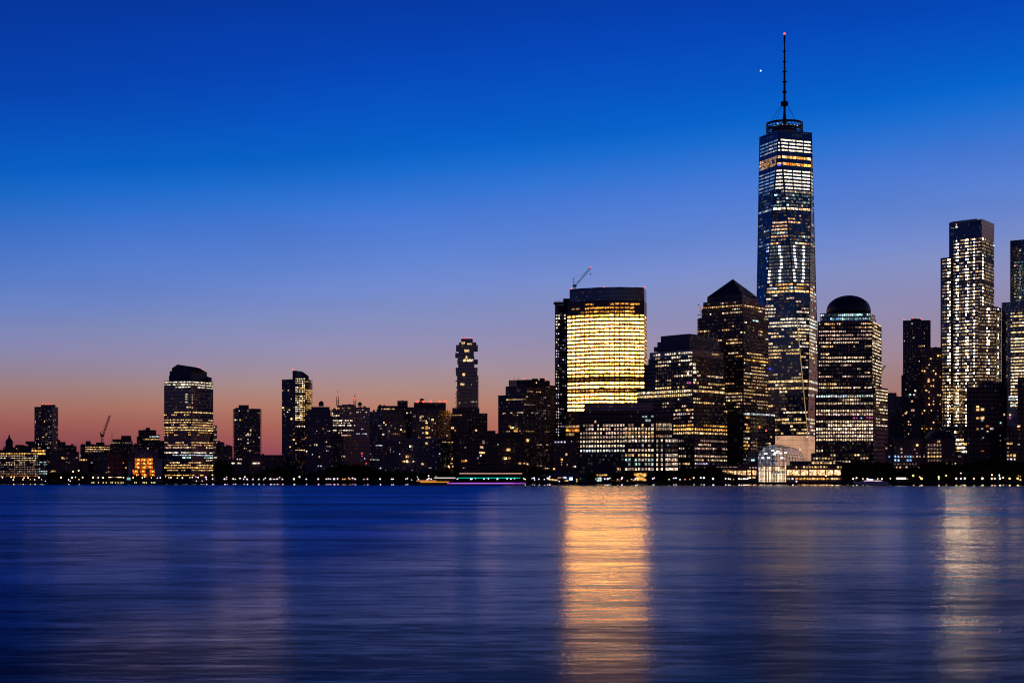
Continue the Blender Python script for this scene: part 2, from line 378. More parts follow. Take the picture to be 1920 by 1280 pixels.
# ---- tall crowned office tower, left
b = B('office_tower', 'tall dark office tower with a sloped crown at left, two bright floors under the roofline', 350, 120, 'navy')
b.t([(307.6, 9), (358.5, 0), (399.8, 30)], 713); b.t([(399.3, 26), (407, 32)], 797, depth=25, part='wing')
b.t([(316.7, 16), (358.5, 7), (391, 30)], 703, 713, 'roof', 'crown'); b.t([(318, 17), (358.5, 9), (388, 30)], 694.5, 703, 'roof', 'crown')
b.sil([(322.2, 695), (322.2, 690), (332.7, 683), (371, 688.8), (382, 694), (384, 695)], 13, 18, 'roof', 'crown')
b.t([(391, 22), (397, 26)], 707, 714, 'roof', 'crown', 10)
yr = [(716, .97, 'X', 1.3), (721, .95, 'X', 1.3), (725, .85, 'X', 1.2), (773.5, .85, 'Y', 1.1), (778, .35, 'W'), (783, .2), (788, .8, 'Y', 1), (792.5, .75, 'Y', 1), (797.5, .7, 'W', .9), (802, .8, 'Y', 1), (807, .75, 'Y', 1.1), (812, .7, 'G', 1), (817, .5, 'G', .9),
      (831.5, .6, 'Y', .8), (836, .5, 'W'), (841, .45, 'N'), (846, .8, 'X', 1.2), (851, .85, 'C', 1), (856, .45, 'CT', 1), (861, .3, 'N'), (865, .5, 'Y', 1), (870, .8, 'Y', 1.2), (875, .95, 'G', 1.3), (880, .6, 'Y'), (885, .2), (890, .8, 'G', 1.3)]
b.w([(308, 9), (358, 0)], 713.5, 893, 38, 19, YR(713.5, 893, 38, yr, .03), 'N', 1, fw=.72, fh=.5, run=5, dim=.12)
b.w([(359, .3), (399.4, 29.6)], 713.5, 893, 38, 22, YR(713.5, 893, 38, yr, .02), 'N', .95, fw=.7, fh=.5, run=7, dim=.1)
b.w([(400.3, 26.3), (406.6, 31.8)], 798, 893, 20, 5, .5, 'NX', .8, run=4)
b.wl([(349.2, y, 4.2, 2.3, 'X', .8) for y in (739, 743.5, 748, 753.5)], -.2); b.wl([(360.6, y, 1.8, 2, 'P', .9) for y in (740, 744, 749, 755, 764)], .5)
for x, y in ((371, 688), (380.7, 693.2)): b.red(x, y, 14, .8)
b.done()
b = B('small_apartment_block', 'low dark stepped apartment block just right of the crowned office tower', 420, 170, 'resid')
b.t([(406, 0), (421, 0)], 829.5); b.t([(421, 2), (436, 2)], 836); b.box(408, 413, 826, 829.5, 4, 6); b.box(414, 419, 828, 829.5, 4, 6); b.box(424, 427, 833, 836, 5, 5)
b.w([(406, 0), (436, 0)], 832, 880, 14, 9, .03, 'N', .5); b.done()
b = B('balcony_tower', 'dark residential slab tower with sawtooth balcony edges standing alone at centre left', 464, 200, 'resid')
b.t([(439, 0), (488, 0)], 766, depth=22); b.box(447.5, 466.5, 759, 766, 5, 10)
for i in range(25):
    y = 767 + i * 4.1
    for p0, p1 in ((436.6, 439), (488, 490.4)):
        b.mb('balcony_stack', 'concrete').prism([b.pt(p0, 2), b.pt(p1, 2), b.pt(p1, 16), b.pt(p0, 16)], Z(y + 1.6, b.Y), Z(y, b.Y), True)
b.w([(439.5, 0), (487.5, 0)], 768, 892, 30, 14, .045, 'WNXP', 1.0, fw=.6, fh=.55, run=1.5, dim=.22)
b.wl([(441.5, 787, 3, 2.6, 'X', 1.3), (450.5, 787, 2.8, 2.6, 'Y', 1.5), (470, 806.6, 2.8, 3, 'Y', 1.6), (465, 813, 3, 2.2, 'P', 1), (469.8, 813, 3, 2.2, 'P', .9), (447, 823, 2.4, 2, 'P', 1), (452, 823, 2.4, 2, 'P', .8), (464.5, 830, 3, 2.2, 'X', .8)], -.05)
b.done()
b = B('brick_school', 'long low brick building with three lit window strips in front of the balcony tower', 480, 60, 'brick')
b.t([(462, 0), (531, 0)], 854); b.t([(430, -2), (462, -2)], 860); b.box(462, 531, 852.5, 854, 2, 3, 'parapet', 'tan'); b.sil([(490, 854), (493, 849), (495, 851), (497, 854)], 8, 6)
b.wl([(437.5, 868, 6, 2.4, 'X', 1.6), (449, 868, 7, 2.4, 'X', 1.7), (480.5, 868, 14, 2.4, 'X', 1.7), (445, 860.4, 2.4, 2.2, 'X', .9), (449.5, 860.4, 2, 2.2, 'P', .8), (452.5, 860.4, 2, 2, 'P', .7), (422.5, 877, 2.6, 2.2, 'Y', 1)], -2.2)
b.w([(431, -2), (530, 0)], 864, 892, 6, 30, .01, 'P', .3, dim=.15); b.done()
b = B('curved_residential_tower', 'slender residential tower with a tan curved crown and dense golden windows down its middle bay', 556, 105, 'resid')
b.t([(528.5, 7), (553, 0)], 710.5, depth=28); b.t([(553, 0), (572.5, 3)], 706, depth=26, m='resid', part='middle_bay')
b.t([(572.5, 3), (577, 6), (581, 11), (584, 17), (586, 25)], 711, depth=20, m='glass', part='curved_bay')
b.sil([(548.4, 711), (548.4, 694.8), (555.5, 694.6), (568, 697), (579, 705), (579, 711)], 4, 16, 'roof', 'crown')
b.mb('crown', 'pale').prism([b.pt(555.2, 3.3), b.pt(566, 3.3), b.pt(566, 3.8), b.pt(555.2, 3.8)], Z(708, b.Y), Z(695.4, b.Y), True)
b.w([(529, 7), (552.5, 0)], 713, 892, 44, 9, .035, 'WYN', 1.2, fw=.5, fh=.5, run=1.3, dim=.12)
b.w([(553.5, 0), (572, 3)], 708, 801, 23, 6, [.9] * 16 + [.8, .75, .7, .6, .5, .35, .2], 'YX', 1.35, fw=.6, fh=.55, run=3, dim=.4)
b.w([(553.5, 0), (572, 3)], 801, 890, 22, 6, .03, 'W', 1)
b.w([(572.8, 3.1), (577, 6), (581, 11), (584, 17), (585.6, 24)], 713, 770, 14, 8, [(.6, 'N', .5), (.5, 'N', .5), .2, .2, .9] + [.75] * 9, 'YYG', .6, fw=.8, fh=.7, run=3, dim=.6)
b.w([(572.8, 3.1), (577, 6), (581, 11), (584, 17), (585.6, 24)], 770, 890, 30, 8, UP(30, .35, 0), 'Y', .35, fw=.8, fh=.6, run=3)
b.wl([(531, 764, 3.6, 2.6, 'Y', 1.5), (541, 731.5, 2.4, 2.4, 'X', 1.4), (539, 772, 2.6, 2.4, 'C', 1.1), (546.5, 785, 3, 3, 'Y', 1.8), (551, 823.6, 4, 2.6, 'Y', 1.5), (544, 837.4, 2.2, 2.6, 'Y', 1.2)], -.4)
b.red(549, 692.6, 6, .8); b.done()

# ---- centre-left cluster
b = B('water_tank_building', 'narrow dark apartment block carrying a round water tank, right of the curved residential tower', 600, 75, 'resid')
b.t([(577, 3), (620, 3)], 768); b.box(584, 618, 762.5, 768, 6, 14); b.t([(572, 0), (624, 0)], 779)
b.w([(572, 0), (624, 0)], 781, 888, 26, 20, .035, 'NCXW', .7, fw=.5, fh=.5, run=1.4, dim=.1)
b.wl([(590, 833.5, 1.6, 3, 'N', 1), (593.6, 834, 2.4, 3.2, 'X', 1.6), (581.5, 834.5, 1.8, 2, 'N', .8), (574.8, 845.7, 2.4, 2.4, 'X', 1.3), (598.7, 856, 2, 2.6, 'W', 1.3), (573, 820, 2.4, 3, 'O', .9), (585.8, 851.6, 1.5, 2, 'C', .9), (597, 873.4, 2, 2, 'C', .7), (602, 873.2, 2, 2, 'C', .7)], -.2)
b.done()
b = B('mast_building', 'blocky dark office building with two thin red and white radio masts on its roof', 650, 140, 'navy')
b.t([(632, 0), (667.5, 0)], 759.5); b.t([(621, 5), (632, 5)], 768); b.t([(667.5, -5), (693.5, -5)], 763.5); b.box(641, 664, 758, 759.5, 5, 10); b.box(624, 630, 765, 768, 8, 6); b.box(681, 686, 761, 763.5, 2, 5)
b.w([(622, 0), (666, 0)], 763, 818, 12, 18, [(.2, 'Y', 1), .25, (.4, 'N', 1), .15, .15, (.6, 'X', 1.1), .15, (.5, 'X', 1.1), .1, (.6, 'X', 1), (.25, 'N'), (.6, 'P', 1)], 'N', 1, fw=.75, fh=.5, run=2.2, dim=.2, off=.3)
b.w([(668, -5), (693, -5)], 766, 820, 12, 11, .16, 'NCV', .9, fw=.6, fh=.5, run=2, dim=.25)
b.w([(624, 0), (693, -5.2)], 820, 888, 16, 30, .008, 'W', .8, dim=.12)
b.wl([(678.6, 849.6, 3.6, 3, 'R', 1.4), (679.3, 854.5, 2, 2, 'M', 1), (683.8, 859.2, 1.8, 2.4, 'V', 1), (687, 868.5, 2, 2, 'R', .9), (640.8, 855, 1.6, 2.4, 'P', .6), (645, 855, 2.2, 3, 'P', 1), (694.5, 881.3, 6, 1.8, 'W', .9)], -6)
b.done()
b = B('plain_grey_block', 'small plain block filling the gap right of the two radio masts', 704, 150, 'concrete')
b.t([(690, 0), (718, 0)], 771.5); b.box(699, 703, 768, 771.5, 3, 4); b.box(706, 709, 766.5, 771.5, 3, 4); b.w([(691, 0), (717, 0)], 774, 880, 20, 10, .06, 'CN', .6, dim=.2); b.done()
b = B('stepped_roof_building', 'wide dark building with a raised square penthouse left of the red-lit art deco block', 740, 170, 'black')
b.t([(708, 0), (745, 0)], 760.5); b.t([(745, 0), (764.5, 0)], 751); b.t([(764.5, 2), (777, 2)], 763)
b.w([(709, 0), (776, 0)], 764, 800, 7, 26, .08, 'YN', .9, dim=.15); b.done()
b = B('ribbed_building', 'pale vertically ribbed building with a dark cornice, left of the art deco block', 738, 110, 'stripe')
b.t([(716.5, 0), (756.5, 0)], 771.5); b.box(715.5, 756.5, 770, 771.5, -1, 4, 'cornice', 'concrete'); b.t([(719, -5), (762, -5)], 787.5); b.box(727, 762.6, 786, 788, -6, 3, 'cornice', 'concrete')
b.w([(728, -5.1), (761, -5.1)], 790, 816, 5, 9, .35, 'GWN', .5, fw=.4, fh=.7, run=1.5, dim=.6)
b.wl([(720, 792, 2.4, 3, 'Y', 1), (723.5, 796, 2.4, 3, 'N', .9), (751.8, 805.4, 2.6, 2.6, 'X', 1.6), (718.6, 814, 4, 3, 'X', 1.2), (763.5, 774, 3, 2.4, 'X', 1.1), (770.8, 773.3, 3, 2.6, 'Y', 1.2)], -5.2)
b.done()
b = B('art_deco_block', 'massive art deco block with five red rooftop lights and a broad lower terrace', 800, 62, 'tan')
b.t([(771, 8), (821, 0), (844.5, 22)], 769); b.box(776, 836, 754.5, 769, 14, 16, 'penthouse', 'black'); b.box(785, 797, 752.5, 754.5, 16, 9, 'penthouse', 'black')
b.mb('cornice', 'concrete').prism([b.pt(770, 7), b.pt(821, -1.2), b.pt(845.4, 21.5), b.pt(844.4, 22), b.pt(821, -.2), b.pt(771, 7.9)], Z(770.8, b.Y), Z(768.4, b.Y), True)
b.t([(721, 2), (822, -8), (850, 12)], 823, part='terrace_wing', m='resid')
b.mb('cornice', 'concrete').prism([b.pt(720.4, 1), b.pt(822, -9.2), b.pt(850.6, 11.4), b.pt(850, 11.9), b.pt(822, -8.2), b.pt(721, 1.9)], Z(825, b.Y), Z(822.4, b.Y), True)
b.w([(772, 8), (820.5, 0)], 773, 822, 11, 17, .07, 'WYN', .9, fw=.5, fh=.55, run=1.5, dim=.25)
b.w([(822, 1), (844, 21.5)], 773, 822, 11, 9, .05, 'P', .6, dim=.3)
b.w([(722, 2), (821, -8)], 827, 892, 15, 34, .025, 'NYC', .8, fw=.5, fh=.55, run=1.3, dim=.12)
b.w([(823, -7.3), (849.6, 11.6)], 826, 892, 15, 10, [.5] + [.06] * 14, 'YW', .9, dim=.3)
b.wl([(788.5, 783, 3, 3, 'N', 1), (788.5, 787.5, 3, 2.6, 'Y', .9), (811, 786.6, 4.6, 4, 'Y', 1.2), (800, 792, 4, 4, 'Y', .9), (793, 801.5, 4, 3.4, 'W', 1), (800.5, 801.5, 5, 5, 'G', 1.4), (800.5, 811, 5, 4.6, 'G', 1.5), (793, 811, 3, 3, 'P', .5), (799.5, 831, 5, 4, 'Y', 1), (769.5, 836.4, 4, 3.4, 'X', 1.7),
      (763.5, 855.6, 5, 4.6, 'W', 1.1), (757.3, 864.8, 4.6, 3.6, 'G', 1.5), (763.5, 864.8, 4.8, 4.4, 'N', 1.5), (775, 865, 3, 2.6, 'X', 1), (824.3, 850, 2.2, 2.2, 'V', 1.3), (792.5, 869.3, 4.6, 3.4, 'Y', .8)], -8.4)
b.wl([(841.5, 874, 3, 4, 'W', 1.6), (848.7, 874, 2.6, 3.6, 'W', 1.3), (848, 860, 2.4, 4, 'W', 1.2)], 4)
for x in (783.5, 794.2, 807.5, 824, 834.5): b.red(x, 752.6, 15, 1.25)
b.done()
b = B('stacked_box_tower', 'slim tower of irregularly stacked glass boxes with red roof lights, standing alone in the centre', 876, 330, 'navy')
J = [(864.5, 886.5, 634.5, 641.5), (860.5, 893, 641.5, 646.5), (855, 896, 646.5, 656), (860, 888.5, 656, 661.5), (853.5, 888.5, 661.5, 668), (858.5, 889.5, 668, 673.5), (857.5, 896, 673.5, 680), (859, 889.5, 680, 689), (854.3, 895.5, 689, 696), (855, 894.8, 696, 702.5), (857, 896, 702.5, 765.5)]
for i, (x0, x1, y0, y1) in enumerate(J):
    b.t([(x0, (i % 3) * .9), (x1, (i % 3) * .9)], y0, y1 if y1 < 765 else 775, depth=24 - (i % 2) * 3)
for i in range(15):
    y = 705 + i * 4
    b.mb('balcony_stack', 'steel').prism([b.pt(896, 4), b.pt(897.4, 4), b.pt(897.4, 14), b.pt(896, 14)], Z(y + 1.6, b.Y), Z(y, b.Y), True)
    if i % 3 == 2 or i > 6: b.mb('balcony_stack', 'steel').prism([b.pt(854 + (i % 2), 4), b.pt(857, 4), b.pt(857, 14), b.pt(854 + (i % 2), 14)], Z(y + 1.2, b.Y), Z(y, b.Y), True)
b.w([(858, 0), (895, 0)], 704, 763, 15, 14, .015, 'N', .6, dim=.25, off=2)
b.wl([(868.4, 643.4, 5.6, 4.6, 'Y', 1.2), (880.5, 644.6, 9, 2.6, 'Y', 1), (875.4, 657.3, 9, 4.6, 'Y', 1.1), (875, 669.5, 5, 4, 'W', 1), (872, 675.4, 8, 4.6, 'Y', 1.1), (882, 675.4, 11, 4.4, 'X', 1.3), (869.7, 702, 4.6, 5, 'Y', 1.5), (867, 720.3, 7, 4, 'Y', 1.3), (884, 721, 2, 2, 'P', .4), (861.5, 755, 2.4, 2.6, 'W', .5)], -.1)
for x in (866, 871, 876, 881, 885.5): b.red(x, 634, 1, .8)
b.done()
b = B('finned_office_block', 'mid-rise block with white vertical fins directly below the tower of stacked boxes', 885, 215, 'black')
b.t([(848, 2), (899, 2)], 764.5, m='black', depth=20); b.t([(845, 0), (914, 0)], 774.5); 
for x in (860.5, 866, 872, 878, 884, 890, 896, 902.5, 913): b.mb('fin', 'pale').prism([b.pt(x, -.9), b.pt(x + .9, -.9), b.pt(x + .9, -.1), b.pt(x, -.1)], Z(812, b.Y), Z(775, b.Y), True)
b.w([(846, 0), (913, 0)], 776, 850, 18, 22, .03, 'YW', .8); b.done()
b = B('old_tan_block', 'shadowy tan block left of the white finned office, one lamp-yellow window high on its face', 862, 150, 'tan')
b.t([(843, 4), (856, 0)], 782, m='black', part='wing'); b.t([(856, 0), (880, 0)], 782.5); b.w([(844, 3), (879, 0)], 784, 860, 18, 14, .05, 'WN', .9, dim=.25); b.wl([(848.4, 802, 5, 3.4, 'W', 1.5), (853.4, 807, 3, 3, 'W', .7), (892.5, 806.4, 4, 3.4, 'W', 1.3)], -.8); b.done()
b = B('dark_apartment_block', 'dark apartment block behind the long passenger boat, two warm window pairs on its right edge', 885, 66, 'black')
b.t([(861, 0), (911, 0)], 812); b.box(866, 880, 809, 812, 4, 10)
b.w([(862, 0), (910, 0)], 815, 890, 20, 18, .012, 'W', .7, dim=.09)
b.wl([(903, 838, 6, 4, 'P', .7), (903.5, 848.3, 10, 3.6, 'W', 1.3), (908, 848.5, 3, 3, 'Y', 1.2), (901.5, 853.6, 3, 3.4, 'C', .8), (870, 864, 10, 3, 'O', .6), (873.8, 863.3, 3.6, 3.4, 'Y', 1.7), (896, 858.5, 2, 3, 'V', .7), (872.4, 838.6, 2.4, 2.2, 'X', 1), (906.8, 828.6, 4, 6, 'P', .3)], -.2)
b.done()
b = B('shadowed_block', 'long unlit block in front of the granite twin-shouldered building, two warm windows showing', 946, 64, 'black')
b.t([(910, 0), (983, 8)], 812); b.box(914, 929, 807, 812, 6, 10); b.box(957, 972, 810, 812, 5, 9)
b.w([(911, 0), (982, 8)], 815, 890, 20, 24, .008, 'W', .7, dim=.07)
b.wl([(953.6, 842.8, 7, 4.6, 'W', 1.3), (947.4, 858.6, 6, 5, 'Y', 1.5), (955, 858.6, 4.6, 3.6, 'W', .8), (975, 868.2, 5, 3, 'W', 1.2), (989, 869.5, 3, 2.6, 'W', .9), (983, 868, 3, 2.4, 'Y', .8), (934, 832.6, 2.4, 2.4, 'T', .5)], -.4)
b.done()
b = B('granite_tower', 'broad brown granite tower with stepped shoulders and red roof lights left of the half-built tower', 990, 110, 'stone')
b.t([(948, 12), (982, 0), (1031, 24)], 723); b.t([(954, 18), (990, 8), (1031, 26)], 711.5, 723, 'black', 'penthouse'); b.t([(934, 16), (948.5, 12)], 740.5, depth=24, part='wing'); b.t([(1031, 24), (1041.5, 30)], 722, depth=24, part='wing', m='black')
b.box(955, 969, 713, 724, 12, 4, 'penthouse', 'glass'); b.box(997, 1009, 709.5, 712, 14, 8, 'penthouse', 'black'); b.box(1012, 1022, 708.8, 712, 16, 8, 'penthouse', 'black')
for x in (964, 972.6): 
    b.mb('antenna', 'steel').bar((X(x, b.Y + 20), b.Y + 20, Z(712, b.Y + 20)), (X(x, b.Y + 20), b.Y + 20, Z(706.5, b.Y + 20)), .25)
yr = [(750, .6, 'YP', 1), (771, .25), (800, .3, 'W', 1), (808, .2, 'Y')]
b.w([(948.5, 12), (981.5, 0)], 726, 890, 33, 13, YR(726, 890, 33, yr, .05), 'WN', .8, fw=.6, fh=.5, run=2, dim=.1)
b.w([(983, .5), (1030.5, 23.8)], 726, 890, 33, 20, YR(726, 890, 33, [(745, .3, 'P', .6), (757, .4, 'P', .9), (771.5, .55, 'P', .8), (808, .7, 'Y', .6), (842, .35, 'W', .9)], .06), 'WP', .6, fw=.5, fh=.5, run=2, dim=.4)
b.w([(935, 16), (948, 12.2)], 743, 890, 30, 5, .1, 'WP', .9, run=1.5)
b.wl([(960.5, 801.6, 7, 3.6, 'W', 1.4), (967, 807.6, 8, 3.4, 'G', 1.4), (989.5, 825.6, 5, 5, 'Y', 1.3), (1005.5, 717, 2.4, 3, 'N', .8), (1022, 714, 2, 2, 'N', .5)], -1)
for x in (983, 1022.5): b.red(x, 710, 10, .8)
b.done()
b = B('purple_lamp_building', 'low dark building with a row of four violet rooftop lights beside the gold tower base', 1062, 55, 'brick')
b.t([(1038, 0), (1087, 0)], 824.5); b.box(1040, 1086, 822.8, 824.5, 3, 8, 'parapet', 'black')
b.wl([(x, 828.4, 3, 2.6, 'V', 1.7) for x in (1041.5, 1047, 1053, 1059)] + [(1062.3, 851.6, 3.6, 3.8, 'Y', 1.4), (1053.4, 861, 3.8, 4, 'G', 1.4), (1053, 866, 2.4, 2, 'Y', .4), (1053, 870.6, 2, 2, 'Y', .4), (1063.6, 870.4, 2, 2, 'N', .4), (1078, 874.3, 4, 3.4, 'X', 1.5), (1039, 879, 3.8, 3.6, 'G', 1.5)], -.1)
b.w([(1064, 0), (1086, 0)], 825.5, 829, 1, 7, .7, 'P', .4, run=1); b.w([(1039, 0), (1086, 0)], 832, 888, 14, 16, .01, 'W', .6, dim=.12); b.done()

# ---- half-built tower and the gold tower
b = B('half_built_tower', 'unfinished concrete tower strung with white work lights, left of the golden tower', 1054, 250, 'raw')
b.t([(1040.5, 0), (1072, 5)], 571, depth=26); b.t([(1056, 6), (1072, 8)], 561, depth=18)
for i in range(9): b.box(1038.6 + i * 2, 1039.4 + i * 2, 565 - (i % 3), 572, 1, .6, 'formwork', 'steel')
b.box(1038, 1057, 566.5, 568, -1, 16, 'deck', 'steel'); b.box(1056, 1072, 559.5, 560.8, 4, 16, 'deck', 'steel')
b.w([(1041.5, 0), (1049, 1)], 590, 818, 42, 2, .62, 'VCX', 1.3, fw=.42, fh=.42, run=1.5, dim=.3)
b.w([(1050, 1), (1062, 3)], 590, 818, 42, 3, UP(42, .25, .12), 'VCP', .5, fw=.45, fh=.4, run=1.4, dim=.4)
b.wl([(x, y, 2.6, 2.4, 'X', 1.8) for x, y in ((1043.6, 591), (1048.6, 592), (1059, 590.6), (1043.6, 597), (1048, 597), (1059, 596.6), (1043.6, 603), (1043.6, 608.4), (1048.4, 607.6), (1043.8, 614.4))], -.2)
b.done()
b = B('golden_tower', 'broad curved office tower, nearly every floor glowing bright gold, crane on its dark roof', 1130, 230, 'goldwall')
cv = lambda x, o=0: (x, o + 24 * ((x - 1160) / 100.0) ** 2)
crv = [cv(x) for x in (1064, 1076, 1090, 1106, 1124, 1144, 1162, 1180, 1196, 1208)]
b.glow = GOLD; b.t(crv + [(1212.6, 34)], 562, depth=30); b.t([cv(x) for x in (1068, 1076, 1090, 1106, 1124, 1144, 1162, 1180, 1196, 1208)] + [(1212, 34)], 538.5, 562, 'navy', 'crown', 30)
b.mb('crown', 'roof').prism([b.pt(*cv(x, -.3)) for x in (1068, 1090, 1124, 1162, 1196, 1208)] + [b.pt(*cv(x, 0)) for x in (1208, 1196, 1162, 1124, 1090, 1068)], Z(540.5, b.Y), Z(538, b.Y), True)
for y in (547.5, 556.5): b.mb('crown', 'pale').prism([b.pt(*cv(x, -.22)) for x in (1068, 1079, 1090, 1106, 1124, 1143, 1162, 1180, 1196, 1208)] + [b.pt(*cv(x, 0)) for x in (1208, 1196, 1180, 1162, 1143, 1124, 1106, 1090, 1079, 1068)], Z(y + .9, b.Y), Z(y, b.Y), True)
b.t([(1060, 10), (1090, 8)], 772, part='podium', m='goldwall')
GR = random.Random(5)
def gold(r, c):
    q = GR.random(); c *= 2
    if r == 0: return ('A', 1.1 * GR.uniform(.6, 1.3)) if (c in (8, 9, 10, 11) or c >= 18 and c < 29) else (('C', .35) if c > 30 else None)
    if r == 1: return ('A', 1.3 * GR.uniform(.5, 1.3)) if 7 <= c < 28 else (('W', .35) if 1 < c < 5 else None)
    if r == 2: return ('A', (1.6 if c > 11 else .5) * GR.uniform(.4, 1.3)) if 6 <= c < 28 else None
    s = 25.
    if r == 3: s = 7. * GR.uniform(.4, 1.5)
    if r in (16, 19): s = 9. * GR.uniform(.5, 1.2)
    if r == 20: s = .12 * GR.uniform(.3, 3)
    if r == 23: s = 1. * GR.uniform(.3, 1.5)
    if q < .05: s *= .35
    return ('A' if GR.random() < .8 else 'G', s * GR.uniform(.75, 1.2))
b.w(crv, 566.2, 777.7, 30, 16, gold, sig=.2, fw=.82, fh=.52, off=.3)
b.w([(1064.5, 22), (1088, 13)], 778, 806, 4, 5, [(1, 'A', 12), (1, 'A', 12), (1, 'A', 10), (.3, 'A', .5)], fw=.86, fh=.56, off=.6)
b.w([(1061, 10), (1087, 8)], 774, 818, 6, 5, [0, 0, 0, (.9, 'W', .5), (1, 'O', 1.5), (.9, 'W', .45)], fw=.9, fh=.7, off=.3, sig=.2)
b.w([(1208.4, 6.6), (1212.3, 32)], 590, 725, 19, 3, .95, 'Y', .8, fw=.85, fh=.6, sig=.5)
for x in (1070.5, 1132.6, 1208.6): b.red(x, 538.3 if x > 1100 else 541.5, 3, .9)
b.done()
# ---- right of the gold tower
b = B('waterfront_office', 'wide low dark office by the water with rows of white windows, under the golden tower', 1170, 55, 'black')
b.t([(1086, 14), (1171, 4), (1230, 0)], 769, m='black'); b.t([(1095, 20), (1224, 6)], 754, 769, 'navy', 'penthouse', 20); b.t([(1224, 8), (1262, 14)], 779, depth=20, part='wing'); b.t([(1230, -1), (1272, 5)], 819, depth=14, part='wing')
yr = [(789.5, .15, 'W', .8), (796.6, .9, 'P', .8), (803.5, .9, 'N', 1), (811.4, .85, 'N', .8), (818.5, .9, 'P', .9), (826.6, .95, 'N', 1.1), (835.5, 1, 'X', 1.2), (844, 1, 'X', 1.05)]
yy = (789.5, 796.6, 803.7, 811.2, 818.8, 826.7, 835.2, 844)
RB = random.Random(3)
L = []
for i, y in enumerate(yy):
    p, c, s = [(.15, 'W', .7), (.92, 'NPX', .9), (.95, 'NXP', 1.2), (.95, 'NP', .9), (.95, 'PN', .9), (1, 'NNX', 1.3), (1, 'X', 1.5), (1, 'XC', 1.15)][i]
    for k in range(16):
        if RB.random() < p and not (i == 2 and k < 2): L.append((1089.6 + k * 5.32, y + .9 - k * .05, 3.5, 4.0, RB.choice(c), s * RB.uniform(.55, 1.15) * (.5 if k < 3 and i < 5 else 1)))
b.wl(L[:0], 0)
for (px, py, w_, h_, c, st) in L:
    dy = 14 + (px - 1086) / (1171 - 1086) * (4 - 14); b.wl([(px, py, w_, h_, c, st)], dy, .2)
L = []
for i, (y, p, c, s) in enumerate([(796.5, .4, 'PW', .6), (803.5, .9, 'XPN', 1.2), (811, .95, 'YW', .9), (818, .95, 'NWP', 1), (826, 1, 'PX', 1.3), (835, .3, 'NV', .6), (843.5, .85, 'XN', 1.3), (853, .85, 'Y', 1), (861.5, .95, 'XT', 1.3), (870, .6, 'NTP', .6), (879, .95, 'XP', 1.2)]):
    for k in range(9):
        x = (1174, 1180.3, 1186.3, 1192.3, 1198.4, 1205, 1211, 1217, 1223.3)[k]
        if RB.random() < p: L.append((x, y, 3.9, 4.5, RB.choice(c), s * RB.uniform(.4, 1.2)))
        if k > 6 and i > 3 and RB.random() < .85: pass
for q in L: b.wl([q], 4 - 4 * (q[0] - 1171) / 59, .2)
L = []
for i, (y, s) in enumerate([(826, .9), (835, .15), (843.5, .5), (853, 1), (861.3, 1.6), (870, 1), (879, 1.6)]):
    L += [(1232.3, y, 3, 5, 'X', s * .8), (1240.5, y, 4, 5, 'X', s)]
    L += [(1249 + k * 2.9, y, 2.1, 5.2, RB.choice('XXNP'), s * RB.uniform(.5, 1.2) * (.2 if i in (1, 2) else 1)) for k in range(8)]
for q in L: b.wl([q], -1 + 6 * (q[0] - 1230) / 42, .2)
b.wl([(1231 + k * 3.4, y, 2.2, 5, RB.choice('XNWP'), RB.uniform(.2, 1.2) * s) for y, s in ((796, 1), (803.5, 1), (818, .7)) for k in range(9)], 9)
b.wl([(1159 + k * 5, 879, 3.6, 3.6, 'W', s) for k, s in enumerate((.9, 1.1, .6))], 5)
b.wl([(1136, 853.2, 2, 3, 'B', .5), (1131.6, 861, 2, 2, 'T', .4), (1252.8, 834.4, 2.6, 2.6, 'B', 1.3), (1211, 780.6, 4, 3, 'C', .7), (1206, 781, 3, 2, 'T', .6), (1223, 780, 4, 3, 'C', .5), (1216, 788, 7, 4, 'C', .5), (1212, 787.5, 3, 4, 'T', .4)], -.3)
b.w([(1086.5, 14), (1170, 4)], 850, 888, 5, 16, 0, 'C', .5, fw=.7, fh=.7, dim=.35, off=.2)
b.done()
b = B('stepped_office_tower', 'dark office tower with staircase shoulders, two full warm floors, right of the golden tower', 1275, 130, 'black')
for top, l, r, bot in ((625.5, 1239, 1346, 637), (637, 1232.5, 1349, 646), (646, 1226, 1352, 655)):
    dd = (top - 625.5) * -.25
    b.t([(l, 28 + dd), (1292, dd), (r, 34 + dd)], top, bot, 'roof', 'crown')
b.t([(1218, 33), (1298, -8), (1356, 28)], 655, 668, 'navy'); b.t([(1215.5, 33), (1299, -9), (1360, 30)], 668); b.t([(1207.5, 36), (1215.6, 33)], 683.5, depth=24, part='wing'); b.t([(1194, 42), (1207.6, 36)], 729, depth=24, part='wing')
b.t([(1262, 6), (1301, -13), (1364, 30)], 764)
rw = [(660, .45, 'X', .8), (667, .5, 'NX', 1), (675, .55, 'XN', .9), (683, .4, 'N', 1), (690, .2, 'N', .9), (698, .25, 'N', .8), (706, .2, 'N', .8), (714, .05), (718, .02), (725, .15, 'Y', 1)]
b.w([(1216, 33), (1298.6, -9)], 657, 728, 10, 19, YR(657, 728, 10, rw, .1), 'N', 1.1, fw=.7, fh=.5, run=3, dim=.5)
b.w([(1299.6, -8.6), (1359, 29)], 657, 728, 10, 17, [(.2, 'Y', .6), .05, .03, (.25, 'Y', .7), (.2, 'W', .7), (.65, 'Y', .8), (.5, 'N', .7), (.1, 'T', .7), (.2, 'Y', .8), (.4, 'Y', .9)], 'Y', 1, fw=.75, fh=.45, run=5, dim=.2)
b.w([(1195, 42), (1207, 36), (1298.6, -9)], 728.5, 743.5, 2, 27, 1.0, 'YX', 1.25, fw=.66, fh=.62, sig=.25, off=.6)
